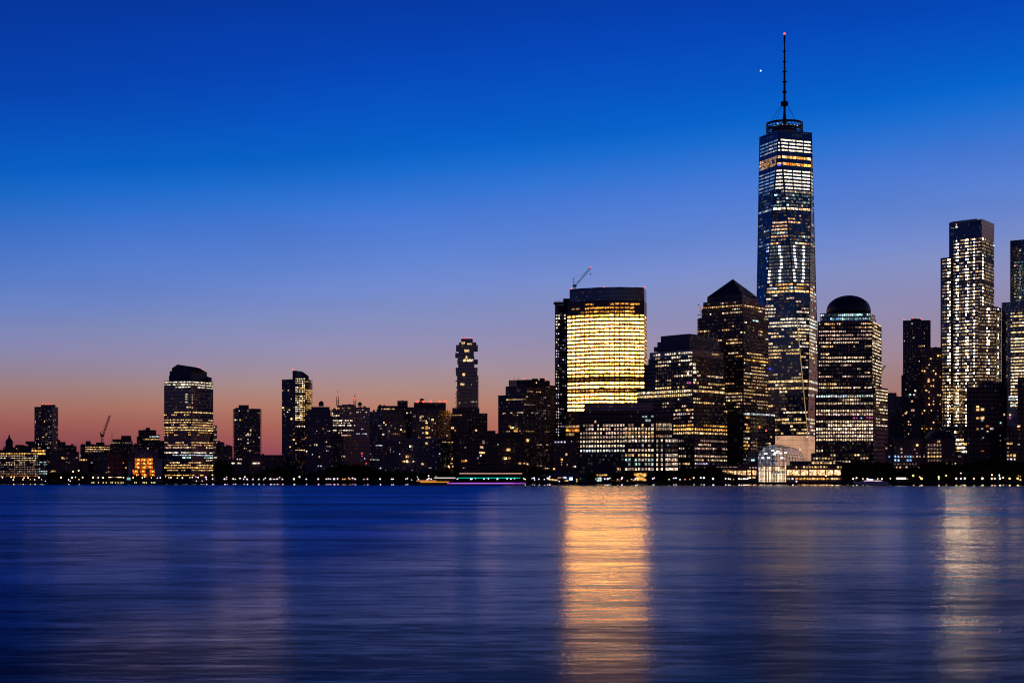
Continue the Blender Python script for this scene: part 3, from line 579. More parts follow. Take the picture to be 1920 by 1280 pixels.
b.w([(1299.6, -8.6), (1359, 29)], 728.5, 743.5, 2, 18, [(.9, 'Y', 1.1), (.35, 'Y', .8)], 'Y', fw=.7, fh=.55, run=6)
b.w([(1242, 15), (1298.6, -9)], 744, 764, 3, 14, [(.35, 'XY', 1), .1, (.3, 'N', 1)], 'N', 1, fw=.6, fh=.5, run=1.5)
b.w([(1299.6, -8.6), (1359, 29)], 744, 764, 3, 18, [.15, (.75, 'Y', 1.1), .15], 'Y', 1, fw=.7, fh=.5, run=6)
rw = [(768, .85, 'YW', 1), (776, .5, 'PV', .6), (783, .4, 'P', .6), (790, .3, 'P', .5), (797, .95, 'G', 1.2), (804.5, 1, 'G', 1.7), (811.5, 1, 'Y', 1.7), (819, .4, 'P', .4), (826, .3, 'P', .4), (833, .3, 'P', .5), (840, .75, 'N', .9), (868, .6, 'Y', 1.3)]
b.w([(1262.6, 5.7), (1300.7, -13)], 764.5, 880, 16, 11, YR(764.5, 880, 16, rw, .04), 'N', 1, fw=.62, fh=.55, run=3, dim=.35)
b.w([(1302, -12.3), (1363.6, 29.8)], 764.5, 880, 16, 18, YR(764.5, 880, 16, [(768, .7, 'Y', .9), (783, .3, 'N', .7), (797, .9, 'G', .9), (804, 1, 'G', 1.3), (811, .95, 'Y', 1.2), (826, .8, 'P', .4), (840, .85, 'P', .5), (855, .8, 'PN', .8), (862, .8, 'N', .9), (869, .5, 'V', .7)], .05), 'N', 1, fw=.7, fh=.5, run=5, dim=.3)
b.wl([(1290, 700.5, 3, 5, 'C', 1.3), (1294, 683, 3, 4, 'X', 1.3), (1302, 682.5, 5, 5, 'X', 1.4), (1302, 690, 5, 4.6, 'X', 1.3), (1302.5, 697.5, 6, 4.6, 'X', 1.3), (1302.5, 712, 5, 4, 'X', 1.1), (1292, 717.5, 8, 3, 'M', .8), (1281, 725, 3.6, 4.4, 'Y', 1.4), (1272, 726, 3, 3, 'Y', 1.2)], -10)
b.done()
b = B('pyramid_roof_tower', 'dark office tower topped by a stepped pyramid roof, left of the tall spired skyscraper', 1385, 215, 'black')
Y0 = b.Y
P4 = [b.pt(1326, 28), b.pt(1391, 0), b.pt(1422, 34)]; P4.append((P4[0][0] + P4[2][0] - P4[1][0], P4[0][1] + P4[2][1] - P4[1][1]))
zb = Z(551, Y0); cx = sum(p[0] for p in P4) / 4; cy = sum(p[1] for p in P4) / 4; ap = (cx, cy, Z(523, cy))
for i in range(4): b.mb('pyramid_roof', 'copper').face([(*P4[i], zb), (*P4[(i + 1) % 4], zb), ap])
for top, l, r, bot in ((551, 1326, 1422, 561), (561, 1318.5, 1428.5, 573), (573, 1315.5, 1433.5, 591.5), (591.5, 1307.7, 1441, 772)):
    dd = -(top - 551) * .18
    b.t([(l, 30 + dd), (1391.5 + (top - 551) * .06, dd), (r, 42 + dd)], top, bot if bot < 700 else None, 'copper' if top == 551 else 'black')
b.t([(1341, 22), (1407, -12), (1453.5, 22)], 771, part='podium', m='stone')
b.t([(1407.5, -13), (1425, 2)], 812, depth=10, part='podium', m='concrete'); b.t([(1400, -16), (1424, -8)], 851, depth=8, part='podium', m='concrete')
rw = [(566, .4, 'P', .45), (571, .97, 'W', .8), (577, .45, 'N', .8), (584, .25, 'N', 1), (591, .2, 'W', .9), (598, .2, 'P', .9), (605, .1), (617, .55, 'W', 1), (623, .1), (633, .75, 'W', 1), (643, .5, 'Y', 1), (652, .5, 'W', .9), (659, .2), (670, .9, 'G', 1.2), (676, .15), (684, .15, 'P', .6), (690, .35, 'N', .8), (697, .2), (704, .2), (710, .3, 'P', .5), (716, .35, 'W', .6), (737, .9, 'Y', 1.2), (743, .25, 'P', .6), (749, .65, 'Y', .9), (756, .4, 'PR', .6), (762, .4, 'N', .7), (768, .5, 'N', .8)]
b.w([(1309, 21.8), (1393, -8)], 563, 772, 33, 22, YR(563, 772, 33, rw, .06), 'WNP', 1.05, fw=.7, fh=.42, run=4, dim=.3, off=1.2)
rw = [(571, .95, 'W', .7), (577, .3, 'N', .9), (590, .15), (596, .25, 'T', 1), (617, .55, 'Y', .9), (624, .3, 'X', .8), (647, .5, 'Y', .9), (651, .3, 'X', .9), (659, .5, 'Y', .7), (666, .7, 'Y', .7), (672, .95, 'G', 1.1), (679, .2), (685, .7, 'Y', .7), (691, .6, 'Y', .8), (697, .7, 'YX', .9), (704, .65, 'Y', .7), (710, .75, 'YX', .8), (716, .5, 'W', .8), (723, .6, 'Y', .6), (730, .5, 'Y', .6), (737, .8, 'Y', .9), (743, .4, 'W', .6), (750, .3, 'Y', .6), (757, .4, 'YP', .6)]
b.w([(1394.4, -7), (1440.4, 33)], 563, 772, 33, 17, YR(563, 772, 33, rw, .1), 'YX', .9, fw=.75, fh=.42, run=3, dim=.35)
rw = [(776, 1, 'CCTX', 1.2), (783.5, .6, 'G', 1), (790, .7, 'G', 1), (803, .7, 'G', 1), (810, .35, 'Y'), (817, .35, 'P', .5), (823, .95, 'X', 1.4), (830, .7, 'Y', 1.2), (836.5, 1, 'G', 1.5), (843, .5, 'G', .6), (857, .3, 'P', .7), (863.5, .8, 'XV', 1.2), (870, .4, 'G', 1)]
b.w([(1342, 22), (1406, -12)], 772.5, 884, 17, 20, YR(772.5, 884, 17, rw, .1), 'WN', 1, fw=.68, fh=.55, run=3, dim=.3, off=.3)
b.w([(1408, -11.6), (1453, 21.6)], 772.5, 806, 5, 16, [(1, 'TCX', .9), .02, (.06, 'W', 1), .02, .08], 'W', .8, fw=.7, fh=.5, run=6, dim=.3)
b.w([(1408, -12.6), (1424.6, 1.6)], 814, 850, 6, 6, [.1, .2, (.6, 'Y', .9), .1, (.8, 'Y', .5), .1], 'W', .5, dim=.3); b.wl([(1411.6, 862, 6, 3, 'T', 1.2), (1424, 800, 3, 5, 'O', .8), (1446, 818.6, 2.4, 3, 'Y', .9), (1440, 860 - 29, 10, 2, 'Y', .8)], -17)
b.done()

# ---- tall spired skyscraper: square base, chamfered into eight tall triangles
b = B('glass_skyscraper', 'tallest tower on the skyline, a tapering faceted glass skyscraper with ring crown and spire', 1471, 500, 'glass', 'skyscraper')
k = b.Y / F; cx, cy = X(1471, b.Y) + 0 * k, b.Y
base = [(28, -71), (71, 28), (-28, 71), (-71, -28)]                     # front, right, back, left corner (photo pixels)
top = [((base[i][0] + base[(i + 1) % 4][0]) / 2 * .914 + 1.75, (base[i][1] + base[(i + 1) % 4][1]) / 2 * .914) for i in range(4)]
zb, zt = Z(815, cy - 71 * k), Z(245, cy - 50 * k)
BP = [Vector((cx + (x * .923 + 5.5) * k, cy + y * .923 * k, zb)) for x, y in base]; TP = [Vector((cx + x * k, cy + y * k, zt)) for x, y in top]
FC = []
for i in range(4):
    j = (i + 1) % 4
    FC.append(('up', BP[i], BP[j], TP[i])); FC.append(('down', TP[i], TP[j], BP[j]))
for kind, a, c, d in FC:
    mb = b.mb('glass_facet', 'glass'); w_ = (c - a).length
    mb.face([a, c, d] if kind == 'up' else [a, d, c], [(0, a.z), (w_, c.z), (w_ / 2, d.z)] if kind == 'up' else [(0, a.z), (w_ / 2, d.z), (w_, c.z)])
b.mb('roof', 'roof').face(TP)
n_out = lambda a, c, d: (c - a).cross(d - a).normalized()
for i in range(4):                                                       # edge mullions
    for p in (BP[i], BP[(i + 1) % 4]): b.mb('edge_mullion', 'steel').bar(p, TP[i], .55)
    b.mb('parapet', 'navy').bar(TP[i] + Vector((0, 0, 1)), TP[(i + 1) % 4] + Vector((0, 0, 1)), 1.0)
    if i == 0: mbg = MB(); mbg.bar(TP[3].lerp(BP[0], .62) + Vector((0, -1.0, 0)), BP[0] + Vector((0, -1.0, 0)), .45); mbg.build('lit_edge', emis('gold edge glow', (.8, .5, .2), .55), b.r, b.org)  # gold line along this edge is a glowing bar
RW = random.Random(21)
def band(y):
    """what each floor shows, by its height in the photograph: (probability, colours, strength, style)"""
    if y < 256: return None
    if y < 283: return (1, 'X', 3.0, 'ribbon')
    if y < 287: return None
    if y < 312: return (.9, 'WGWO', 1.3, 'warm')
    if y < 315: return None
    if y < 352: return (1, 'X', 2.8, 'ribbon')
    if y < 360: return (.6, 'XN', 1, 'mix')
    if y < 386: return (.45, 'CXT', .8, 'dots')
    if y < 391: return (1, 'WX', 1.5, 'row')
    if y < 397: return (.4, 'WP', .9, 'mix')
    if y < 412: return (.06, 'W', .6, 'mix')
    if y < 422: return (.6, 'WP', 1.1, 'mix')
    if y < 453: return (.45, 'XCTW', 1, 'dots') if RW.random() < .6 else (.5, 'WP', .9, 'mix')
    if y < 458: return (.75, 'WX', 1.2, 'mix')
    if y < 527: return (.9, 'CX', 1.2, 'cols')
    if y < 534: return (.65, 'GW', 1.2, 'mix')
    if y < 546: return (.6, 'XCG', 1.1, 'mix')
    if y < 552: return (1, 'WY', 1.7, 'row')
    if y < 596: return (.4, 'XNP', 1, 'mix')
    if y < 612: return (.85, 'X', 1.2, 'mix')
    if y < 655: return (.6, 'XYN', 1.2, 'mix')
    if y < 675: return (.6, 'Y', 1, 'mix')
    if y < 710: return (.08, 'N', .7, 'mix')
    if y < 718: return (1, 'Y', 1.3, 'row')
    if y < 724: return (.1, 'N', .7, 'mix')
    if y < 730: return (.95, 'Y', 1.4, 'row')
    if y < 768: return (.12, 'NY', .9, 'mix')
    if y < 776: return (.6, 'YX', 1.2, 'mix')
    if y < 782: return (.15, 'Y', 1, 'mix')
    if y < 788: return (.9, 'Y', 1.2, 'row')
    return (.4, 'Y', 1.1, 'mix')
nf = 88; fhgt = (zt - zb) / nf
for kind, a, c, d in FC:
    nrm = (c - a).cross(d - a).normalized()
    mid = (a + c + d) / 3
    out_ = (mid - Vector((cx, cy, mid.z))).normalized()
    if nrm.dot(out_) < 0: nrm = -nrm
    if nrm.dot(Vector((0, 0, 4)) - mid) <= 0: continue
    lo, hi = min(a.z, d.z), max(a.z, d.z)
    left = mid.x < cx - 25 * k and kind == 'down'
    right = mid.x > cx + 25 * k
    for f in range(nf):
        z = zb + (f + .55) * fhgt; py = HZ - (z - H) / (cy - 50 * k) * F
        g = band(py)
        if g is None: continue
        t = (z - a.z) / (d.z - a.z)
        p, q = a.lerp(d, t), c.lerp(d, t)
        wd = (q - p).length
        if wd < 2.2: continue
        p, q = p.lerp(q, .55 / wd), q.lerp(p, .55 / wd); wd -= 1.1
        pr, cs, st, style = g
        cw = 9.2 if style == 'ribbon' else 4.6 if style in ('row', 'warm') else 3.0
        nc = max(1, int(wd / cw)); tx = (q - p).normalized(); cw = wd / nc
        hh = {'ribbon': 1.6, 'row': 2.3, 'warm': 3.0, 'dots': 2.0, 'cols': 2.0, 'mix': 1.9}[style]
        on = RW.random() < pr; fs = RW.uniform(.75, 1.2)
        for i in range(nc):
            m_ = p + tx * (cw * (i + .5)); u = (m_.x - cx) / k
            if RW.random() < .34: on = RW.random() < pr
            if style in ('ribbon', 'row'): on = RW.random() < pr
            s = st * fs * math.exp(RW.gauss(0, .12 if style == 'ribbon' else .4)); lit = on; ww = cw * .86
            if style == 'cols':
                lit = min(abs(u + 36), abs(u + 16), abs(u - 10), abs(u - 27)) < 2.4
                s = s * 4.5 if lit else RW.uniform(.04, .22); lit = True
            if style == 'dots':
                lit = RW.random() < .75 or on; s = s * 1.4 if (on and RW.random() < .4) else RW.uniform(.04, .3)
            if style == 'mix' and not on: lit = RW.random() < .3; s = RW.uniform(.02, .12)
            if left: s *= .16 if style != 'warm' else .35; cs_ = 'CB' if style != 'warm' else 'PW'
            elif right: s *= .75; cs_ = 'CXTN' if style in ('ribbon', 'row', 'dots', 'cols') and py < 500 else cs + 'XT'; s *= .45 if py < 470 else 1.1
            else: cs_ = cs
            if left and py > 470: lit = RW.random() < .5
            if not lit or s < .012: continue
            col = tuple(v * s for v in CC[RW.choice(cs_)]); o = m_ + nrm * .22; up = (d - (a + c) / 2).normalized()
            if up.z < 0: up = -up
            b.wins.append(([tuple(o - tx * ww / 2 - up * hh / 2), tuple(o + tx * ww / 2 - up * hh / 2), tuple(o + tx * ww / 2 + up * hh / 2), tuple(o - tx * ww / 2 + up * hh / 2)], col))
b.wl([(1461, 310, 5, 3, 'K', 1.2), (1443, 691, 5, 4, 'K', 1.1)], -66 * k)
# crown ring, antenna
zr = Z(246, cy)
mbr = b.mb('crown_ring', 'steel')
for z0, z1 in ((0, 2.2), (3.4, 4.2), (6.4, 9.2)):
    mbr.lathe((cx, cy, zr), [(20.6, z0), (21.4, z0), (21.4, z1), (20.6, z1), (20.6, z0)], 40)
for i in range(28):
    t = i * math.pi / 14; mbr.bar((cx + 21 * math.cos(t), cy + 21 * math.sin(t), zr - 8), (cx + 21 * math.cos(t), cy + 21 * math.sin(t), zr + 8), .3)
b.mb('roof_drum', 'navy').lathe((cx, cy, zr - 8), [(15, 0), (15, 13), (0, 13)], 32)
for i in range(7):
    o = bpy.data.objects.new('crown_lamp', ball('crown lamp bulb', .7, emis('crown lamp', (.7, .8, 1), 1.6) if i == 0 else None)); COL.objects.link(o); o.parent = b.r
    t = math.pi * (1.2 + .1 * i); o.location = Vector((cx + 16.5 * math.cos(t), cy + 16.5 * math.sin(t), zr + 4.8)) - b.org
px = lambda v: Z(v, cy) - zr
b.mb('spire', 'steel').lathe((cx, cy, zr), [(2.6, 4), (3.0, px(232)), (2.1, px(222)), (1.5, px(212)), (1.5, px(200)), (4.2, px(198)), (4.6, px(195)), (4.4, px(191.5)), (2.8, px(190.5)), (1.45, px(190)), (1.35, px(174)), (2.9, px(173.6)), (2.9, px(171.6)), (1.3, px(171.2)), (1.25, px(155)), (2.7, px(154.6)), (2.7, px(152.8)), (1.2, px(152.4)), (1.15, px(136)), (2.5, px(135.6)), (2.5, px(134)), (1.1, px(133.6)), (1.0, px(117)), (2.2, px(116.7)), (2.2, px(115.2)), (.95, px(115)), (.9, px(98)), (2.0, px(97.6)), (2.0, px(96.2)), (.8, px(96)), (.8, px(81)), (1.2, px(79)), (1.1, px(68)), (.5, px(66)), (.2, px(62.5)), (0, px(62))], 20)
for t in (.5, 2.1, 3.67, 5.2):
    b.mb('guy_cable', 'steel').bar((cx + 20 * math.cos(t), cy + 20 * math.sin(t), zr + 9), (cx + 4.2 * math.cos(t), cy + 4.2 * math.sin(t), zr + px(196)), .22)
b.red(1471, 63.5, 0, 1.25); b.red(1458, 231.5, -16, .6); b.red(1500, 230.5, -10, .6)
# prismatic base, its panels glow in place of lamplight
m_, nt, out = mat('glowing base panels')
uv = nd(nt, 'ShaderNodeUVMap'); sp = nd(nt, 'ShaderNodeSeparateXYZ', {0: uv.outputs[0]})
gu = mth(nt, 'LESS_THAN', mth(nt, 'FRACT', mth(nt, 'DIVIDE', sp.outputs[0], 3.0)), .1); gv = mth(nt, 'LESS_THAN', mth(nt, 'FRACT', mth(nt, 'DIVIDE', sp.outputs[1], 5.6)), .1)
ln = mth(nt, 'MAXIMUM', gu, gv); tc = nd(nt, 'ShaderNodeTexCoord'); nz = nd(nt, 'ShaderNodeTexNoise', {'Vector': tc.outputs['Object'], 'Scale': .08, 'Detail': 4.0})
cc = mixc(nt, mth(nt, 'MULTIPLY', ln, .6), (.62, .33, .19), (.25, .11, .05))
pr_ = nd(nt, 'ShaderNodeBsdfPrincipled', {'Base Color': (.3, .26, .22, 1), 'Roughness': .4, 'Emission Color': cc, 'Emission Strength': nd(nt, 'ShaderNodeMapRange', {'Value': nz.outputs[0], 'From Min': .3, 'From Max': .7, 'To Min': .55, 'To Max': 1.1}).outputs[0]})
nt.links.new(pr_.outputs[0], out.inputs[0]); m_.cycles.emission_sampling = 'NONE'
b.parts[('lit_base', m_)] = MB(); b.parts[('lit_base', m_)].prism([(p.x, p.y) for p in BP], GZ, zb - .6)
b.mb('base_cornice', 'steel').prism([((p.x - cx) * 1.008 + cx, (p.y - cy) * 1.008 + cy) for p in BP], zb - .55, zb + .8, True)
b.wl([(1513, 819, 4, 1.6, 'X', 1.3), (1504, 818.6, 3, 1.4, 'X', .9), (1500, 842, 2.6, 4, 'X', 1.8), (1458.5, 822, 2, 2, 'K', .1)], -73 * k)
b.done()

# ---- domed tower
b = B('domed_office_tower', 'dark office tower capped with a smooth round dome, right of the spired skyscraper', 1590, 140, 'black')
k = b.Y / F; Yc = b.Y + 28; kc = Yc / F
b.mb('dome', 'copper').lathe((X(1591, Yc), Yc, Z(584, Yc)), [(41 * kc, -1), (41 * kc, 2 * kc)] + [(40.6 * kc * math.cos(t), (2 + 28 * math.sin(t)) * kc) for t in [i * math.pi / 28 for i in range(14)]] + [(0, 30 * kc)], 48)
b.t([(1538, 6), (1632.5, 0), (1642.5, 34)], 586, 602, 'navy', 'crown'); b.t([(1533, 2), (1635, -4), (1653, 44)], 602); b.t([(1528, -2), (1638, -8), (1654, 30)], 738, part='podium')
b.t([(1641, 2), (1664.5, 30)], 725, depth=24, part='wing', m='black'); b.t([(1521, -8), (1630, -12)], 849, depth=14, part='podium'); b.t([(1560, -14), (1690, -6)], 868, depth=14, part='podium')
yr = [(590, .85, 'T', .8), (597, .7, 'T', .6)]
b.w([(1538.5, 6), (1632, 0)], 586.5, 601, 2, 26, [(.85, 'TTC', .8), (.8, 'TB', .45)], 'T', 1, fw=.75, fh=.6, run=3, dim=.8)
b.w([(1632.9, 1), (1642.2, 33)], 586.5, 601, 2, 7, [(.9, 'GY', 1), (.6, 'Y', .8)], 'Y', .9, fw=.8, fh=.5)
yr = [(606, .45, 'W', 1), (616, .6, 'W', .8), (622, .75, 'P', .8), (628, .7, 'P', .7), (635, .75, 'P', .8), (641, .55, 'N', .9), (648, .5, 'W', .9), (655, .2, 'P', .6), (661, .2, 'W'), (668, .15, 'N'), (679, .95, 'XN', 1.1), (687, .2, 'P', .5), (700, .4, 'W', 1), (707, .4, 'P', .7), (722, .75, 'Y', 1.3), (729, .7, 'YX', 1.4)]
b.w([(1535, 2), (1634.5, -4)], 603, 737, 19, 29, YR(603, 737, 19, yr, .07), 'N', 1, fw=.66, fh=.45, run=4, dim=.3)
yr = [(743, 1, 'TCX', .9), (756, .9, 'N', .9), (763, .3, 'P', .5), (769, .95, 'N', 1), (777, .95, 'P', 1), (783, .3, 'M', .3), (792, .8, 'N', .9), (799, .75, 'N', 1), (806, 1, 'NX', 1.2), (813, 1, 'NP', 1.1), (819, 1, 'NPX', 1.1), (826, .9, 'N', 1), (834, .05)]
b.w([(1530, -2), (1637.5, -8)], 739, 848, 16, 24, YR(739, 848, 16, yr, .1), 'N', 1.1, fw=.66, fh=.62, run=6, dim=.3, off=.25)
b.w([(1523, -8), (1629, -12)], 850, 868, 3, 19, [(.5, 'NY', .8), (.75, 'NYP', .9), (.5, 'N', .8)], 'N', .9, fw=.6, fh=.6, run=2.5, dim=.6)
b.w([(1635.8, -3), (1652.6, 43)], 600, 727, 20, 12, .8, 'YX', 1.15, fw=.8, fh=.42, run=3, dim=.7)
b.w([(1641.4, 2), (1664, 29.4)], 727, 806, 13, 8, [.8] * 8 + [.5, .4, .3, (.9, 'X', 1), .3], 'YX', 1.15, fw=.8, fh=.45, run=4, dim=.5)
b.w([(1623, -6.9), (1690, -6)], 870, 884, 2, 12, .1, 'N', .5); b.wl([(1601, 783.4, 3, 2.4, 'M', 1), (1615, 783.6, 3, 2.4, 'B', 1.2), (1606, 783, 3, 2, 'M', .6), (1615, 756.5, 2.6, 2, 'B', .9), (1525, 740, 3, 3, 'T', 1)], -9)
b.done()

# ---- far right
b = B('slim_dark_tower', 'slender unlit tower with a flat red-lit roof, left of the bright gridded glass tower', 1718, 420, 'resid')
b.t([(1693, 4), (1745, 0)], 600, depth=24); b.box(1708, 1727, 598, 600, 4, 8); b.mb('roof_rail', 'steel').bar((X(1708, b.Y + 3), b.Y + 3, Z(596.6, b.Y)), (X(1726, b.Y + 3), b.Y + 3, Z(597.4, b.Y)), .35); b.t([(1690, 6), (1694, 6)], 703, depth=16)
b.w([(1694, 4), (1744, 0)], 603, 890, 60, 16, .03, 'WPX', .9, fw=.5, fh=.5, run=1.4, dim=.18)
for x in (1695, 1711, 1726): b.red(x, 599.2 if x < 1700 else 597, 4, .7)
b.wl([(1710, 606.4, 2.6, 2, 'X', 1), (1713, 633, 3, 2.4, 'P', 1.1), (1745, 602, 3, 1.5, 'R', .7)], -.5); b.done()
b = B('setback_building', 'hazy dark building with small setbacks low in the gap right of the domed tower', 1676, 330, 'concrete')
b.t([(1664, 4), (1681, 0)], 736); b.t([(1681, 3), (1692, 3)], 743); b.t([(1668, -4), (1700, -4)], 778, part='podium'); b.w([(1665, 4), (1692, 0)], 740, 860, 24, 10, .01, 'P', .5, dim=.1)
b.sil([(1664, 829), (1664, 812), (1667, 811.5), (1681, 822), (1681, 829)], -10, 12, 'pale', 'sloped_roof'); b.done()
b = B('spotted_brick_tower', 'dark brick apartment tower speckled with scattered orange windows, left of the gridded glass tower', 1745, 300, 'brick')
b.t([(1733, 3), (1766, 0)], 651, depth=24); b.t([(1726, 5), (1733, 3)], 662, depth=20); b.t([(1690, -3), (1728, -3)], 760, part='wing'); 
b.w([(1727, 4), (1765, 0)], 664, 880, 38, 9, .10, 'GWY', 1.3, fw=.55, fh=.5, run=1.1, dim=.15, off=2)
b.wl([(1745, 672.6, 3, 2.6, 'Y', 1.4), (1736.5, 731.6, 4, 3, 'Y', 1.6), (1741, 713, 3.4, 7, 'W', 1.2), (1706, 739.6, 4, 3, 'T', 1), (1714, 739.6, 4, 3, 'X', 1.1), (1710, 752, 4, 3, 'W', 1.2), (1698, 774.6, 4, 3, 'W', 1), (1711, 769, 6, 4, 'P', .7), (1716, 732, 3, 3, 'X', 1.1)], -3.4)
b.w([(1691, -3), (1727, -3)], 764, 880, 20, 10, .05, 'WP', .9, run=1.3, dim=.1); b.done()
b = B('gridded_glass_tower', 'tall stepped glass tower at right, floors lined up with columns of bright bare bulbs', 1815, 360, 'navy', 'skyscraper')
b.t([(1779.5, 24), (1841, 0), (1864, 34)], 411); b.t([(1763.5, 26), (1783, 18)], 482, depth=26, part='shoulder'); b.t([(1834, -4), (1868, -1), (1877.5, 14)], 574, depth=24, part='shoulder')
b.sil([(1779.6, 419.5), (1779.6, 418), (1786, 415.5), (1832, 409.8), (1832, 414)], -1.2, .6, 'glass', 'screen_wall'); 
b.t([(1839.5, -1.5), (1864.3, 33.5)], 409.5, 421, 'glass', 'screen_wall', 2)
GT = random.Random(9)
def lane(cols, c1='X', dimc='YYNX', p=.74, dim=.75, s=32.):
    def f(r, c):
        q = GT.random()
        if c in cols and q < p: return (GT.choice('XXYYN'), s * GT.uniform(.5, 1.3), .62)
        if r % 17 in (6, 13) and q < .8: return ('N', .03)
        return (GT.choice(dimc), dim * GT.uniform(.15, 1.4)) if q < .88 else None
    return f
b.w([(1780, 24), (1840.6, 0)], 444, 800, 58, 20, lane((4, 5, 10, 11, 15)), fw=.9, fh=.45, sig=.3)
b.w([(1841.4, .6), (1863.7, 33.6)], 444, 574, 21, 9, lane((0,), dim=.4, p=.5), fw=.7, fh=.6, sig=.3)
b.w([(1764, 26), (1782.6, 18)], 484, 800, 52, 6, lane((4, 5), dim=.45, p=.6), fw=.9, fh=.45, sig=.3)
b.w([(1834.5, -4), (1867.6, -1)], 576, 720, 24, 11, lane((5, 6), dim=.5, p=.6), fw=.9, fh=.45, sig=.3)
b.w([(1868.4, -.4), (1877, 13.4)], 576, 720, 24, 4, lane((1,), dim=.2, p=.3), fw=.8, fh=.5, sig=.3)
b.w([(1764, 24), (1812, 10)], 722, 775, 9, 16, lane((1, 5, 9, 13, 14), 'Y', 'GY', .8, .7, 1.6), fw=.85, fh=.5, off=14.5)
b.w([(1780, 24), (1840.6, 0)], 805, 850, 6, 20, .55, 'XXY', 1.6, fw=.9, fh=.6, run=4)
b.mb('brace', 'pale').bar((X(1769.5, b.Y + 8), b.Y + 8, Z(806, b.Y)), (X(1769.5, b.Y + 8), b.Y + 8, Z(752, b.Y)), .9); b.mb('brace', 'pale').bar((X(1772, b.Y + 8), b.Y + 8, Z(796, b.Y)), (X(1783, b.Y + 8), b.Y + 8, Z(773, b.Y)), .6)
b.wl([(1793, 422.5, 1.2, 5, 'X', 1.4), (1793, 426, 3, 3.4, 'X', 1.2), (1791.5, 425.5, 1.4, 2, 'X', 1), (1794.8, 425.5, 1.4, 2, 'X', 1), (1786, 428, 6, 1.2, 'X', .45), (1798.5, 426.4, 4, 1.2, 'X', .45)], 18, .3)
b.wl([(1863.4, 460.5, 2.2, 2.4, 'T', 1.6)], 31); b.done()
b = B('bright_block_tower', 'wide glass block at the right edge with dense golden floors beneath a darker upper shaft', 1905, 400, 'navy')
b.t([(1894, 18), (1945, 0)], 446.5, depth=24, m='glass'); b.t([(1878, 6), (1950, -12)], 563.5, depth=30); b.t([(1889, 0), (1907, -2)], 762, depth=20, part='core_wall', m='pale')
b.w([(1894.6, 18), (1944, 0)], 486, 563, 13, 20, lane((3,), 'X', 'BT', .85, .16, 1.6), fw=.8, fh=.45)
b.w([(1879, 6), (1949, -12)], 576, 763, 31, 26, [(.5, 'WN', .9), .1, (.8, 'Y', 1.2), (.6, 'Y', 1), .5, (.9, 'Y', 1.2), .5, (.95, 'Y', 1.2), .2] + [(.92, 'YYX', 1.25)] * 22, 'YX', 1.2, fw=.85, fh=.48, run=5, dim=.4)
b.w([(1889.6, -1), (1907, -2.4)], 742, 762, 4, 5, .7, 'TC', .8, fw=.85, fh=.5, off=4); b.wl([(1894, 777.6, 3, 3, 'X', 1.5), (1893.6, 783.4, 3, 3, 'M', .8), (1906, 497, 3, 2, 'M', .5)], -3); b.done()
b = B('round_roofed_block', 'low dark block with a shallow round roof and blue windows at lower right', 1735, 110, 'stone')
b.t([(1675, 0), (1734, -4)], 823, m='brick'); b.t([(1734, -6), (1792, -2)], 822.5, m='brick'); b.t([(1660, 4), (1676, 4)], 832, part='wing', m='brick'); b.t([(1786, 2), (1802, 2)], 846, part='wing', m='stone')
Yc = b.Y + 14; kc = Yc / F
b.mb('round_roof', 'copper').lathe((X(1763, Yc), Yc, Z(823, Yc)), [(29 * kc, -.5), (28 * kc, 3 * kc), (24 * kc, 9 * kc), (19 * kc, 14 * kc), (13 * kc, 17 * kc), (0, 17.6 * kc)], 32)
b.sil([(1676, 823.5), (1681, 820), (1688, 818.5), (1718, 818.5), (1727, 820), (1733, 823.5)], 2, 14, 'copper', 'round_roof')
wlst = [(1662 + 0, 840, 3, 3, 'N', .4), (1670, 835, 2.4, 2.4, 'N', .6), (1719.5, 834, 4, 4, 'Y', 1.2), (1690.3, 841.5, 3, 3, 'P', 1), (1690.3, 848.5, 3, 3, 'P', .9), (1715, 842, 2, 2.4, 'P', .5), (1719, 849, 3, 1.6, 'P', .6), (1760, 827, 5, 4, 'Y', .6) ]
wlst += [(1678.5 + x, y, 3, 3.6, 'B', s) for y in (855.4, 862.6) for x, s in ((0, 1.6), (6, 1.6), (23, 1.3), (28.6, 1.7))] + [(1667, 855.6, 3, 3, 'B', .8)]
wlst += [(1690.5 + x, 855.5, 3, 3.4, 'P', .5) for x in (0, 6, 22, 29, 34, 42)] + [(1741 + k_ * 5.6, y, 3, 3.4, c, s) for k_ in range(5) for y, c, s in ((834, 'P', .5), (841.5, 'P', .35), (848.3, 'N', .55), (855.4, 'Y', 1.5), (862.6, 'P', .2))]
wlst += [(1678 + k_ * 5.6, 869.4, 2.6, 2.4, 'P', .22) for k_ in range(8)] + [(1770.5 + k_ * 5.2, 868.8, 3, 2.8, 'Y', 1.0) for k_ in range(5)] + [(1666.8, 875.4, 7.5, 3.6, 'G', 1.4), (1688, 875.8, 3.4, 3, 'W', 1), (1699.5, 875.3, 4, 2.6, 'Y', 1.2), (1681.5, 875.6, 3, 2.6, 'P', .7), (1723, 875.8, 3, 2.4, 'N', .6), (1667.5, 882, 2.6, 2, 'P', .6), (1677.5, 884, 2.4, 2, 'B', .9), (1799.5, 855.3, 6, 2.6, 'P', .35)]
b.wl(wlst, -6.4); b.done()
b = B('shadowed_apartment_tower', 'black apartment tower standing in front of the gridded glass tower, five orange windows lit', 1850, 130, 'black')
b.t([(1838, 0), (1882, 0)], 717.5, depth=24); b.t([(1813, 3), (1838, 0)], 726, depth=22); b.t([(1882, 2), (1888, 2)], 724, depth=20); b.box(1843, 1858, 714.5, 717.5, 5, 8)
b.w([(1814, 3), (1881, 0)], 728, 890, 34, 18, .02, 'WPC', .6, fw=.5, fh=.5, run=1.3, dim=.14, off=.3)
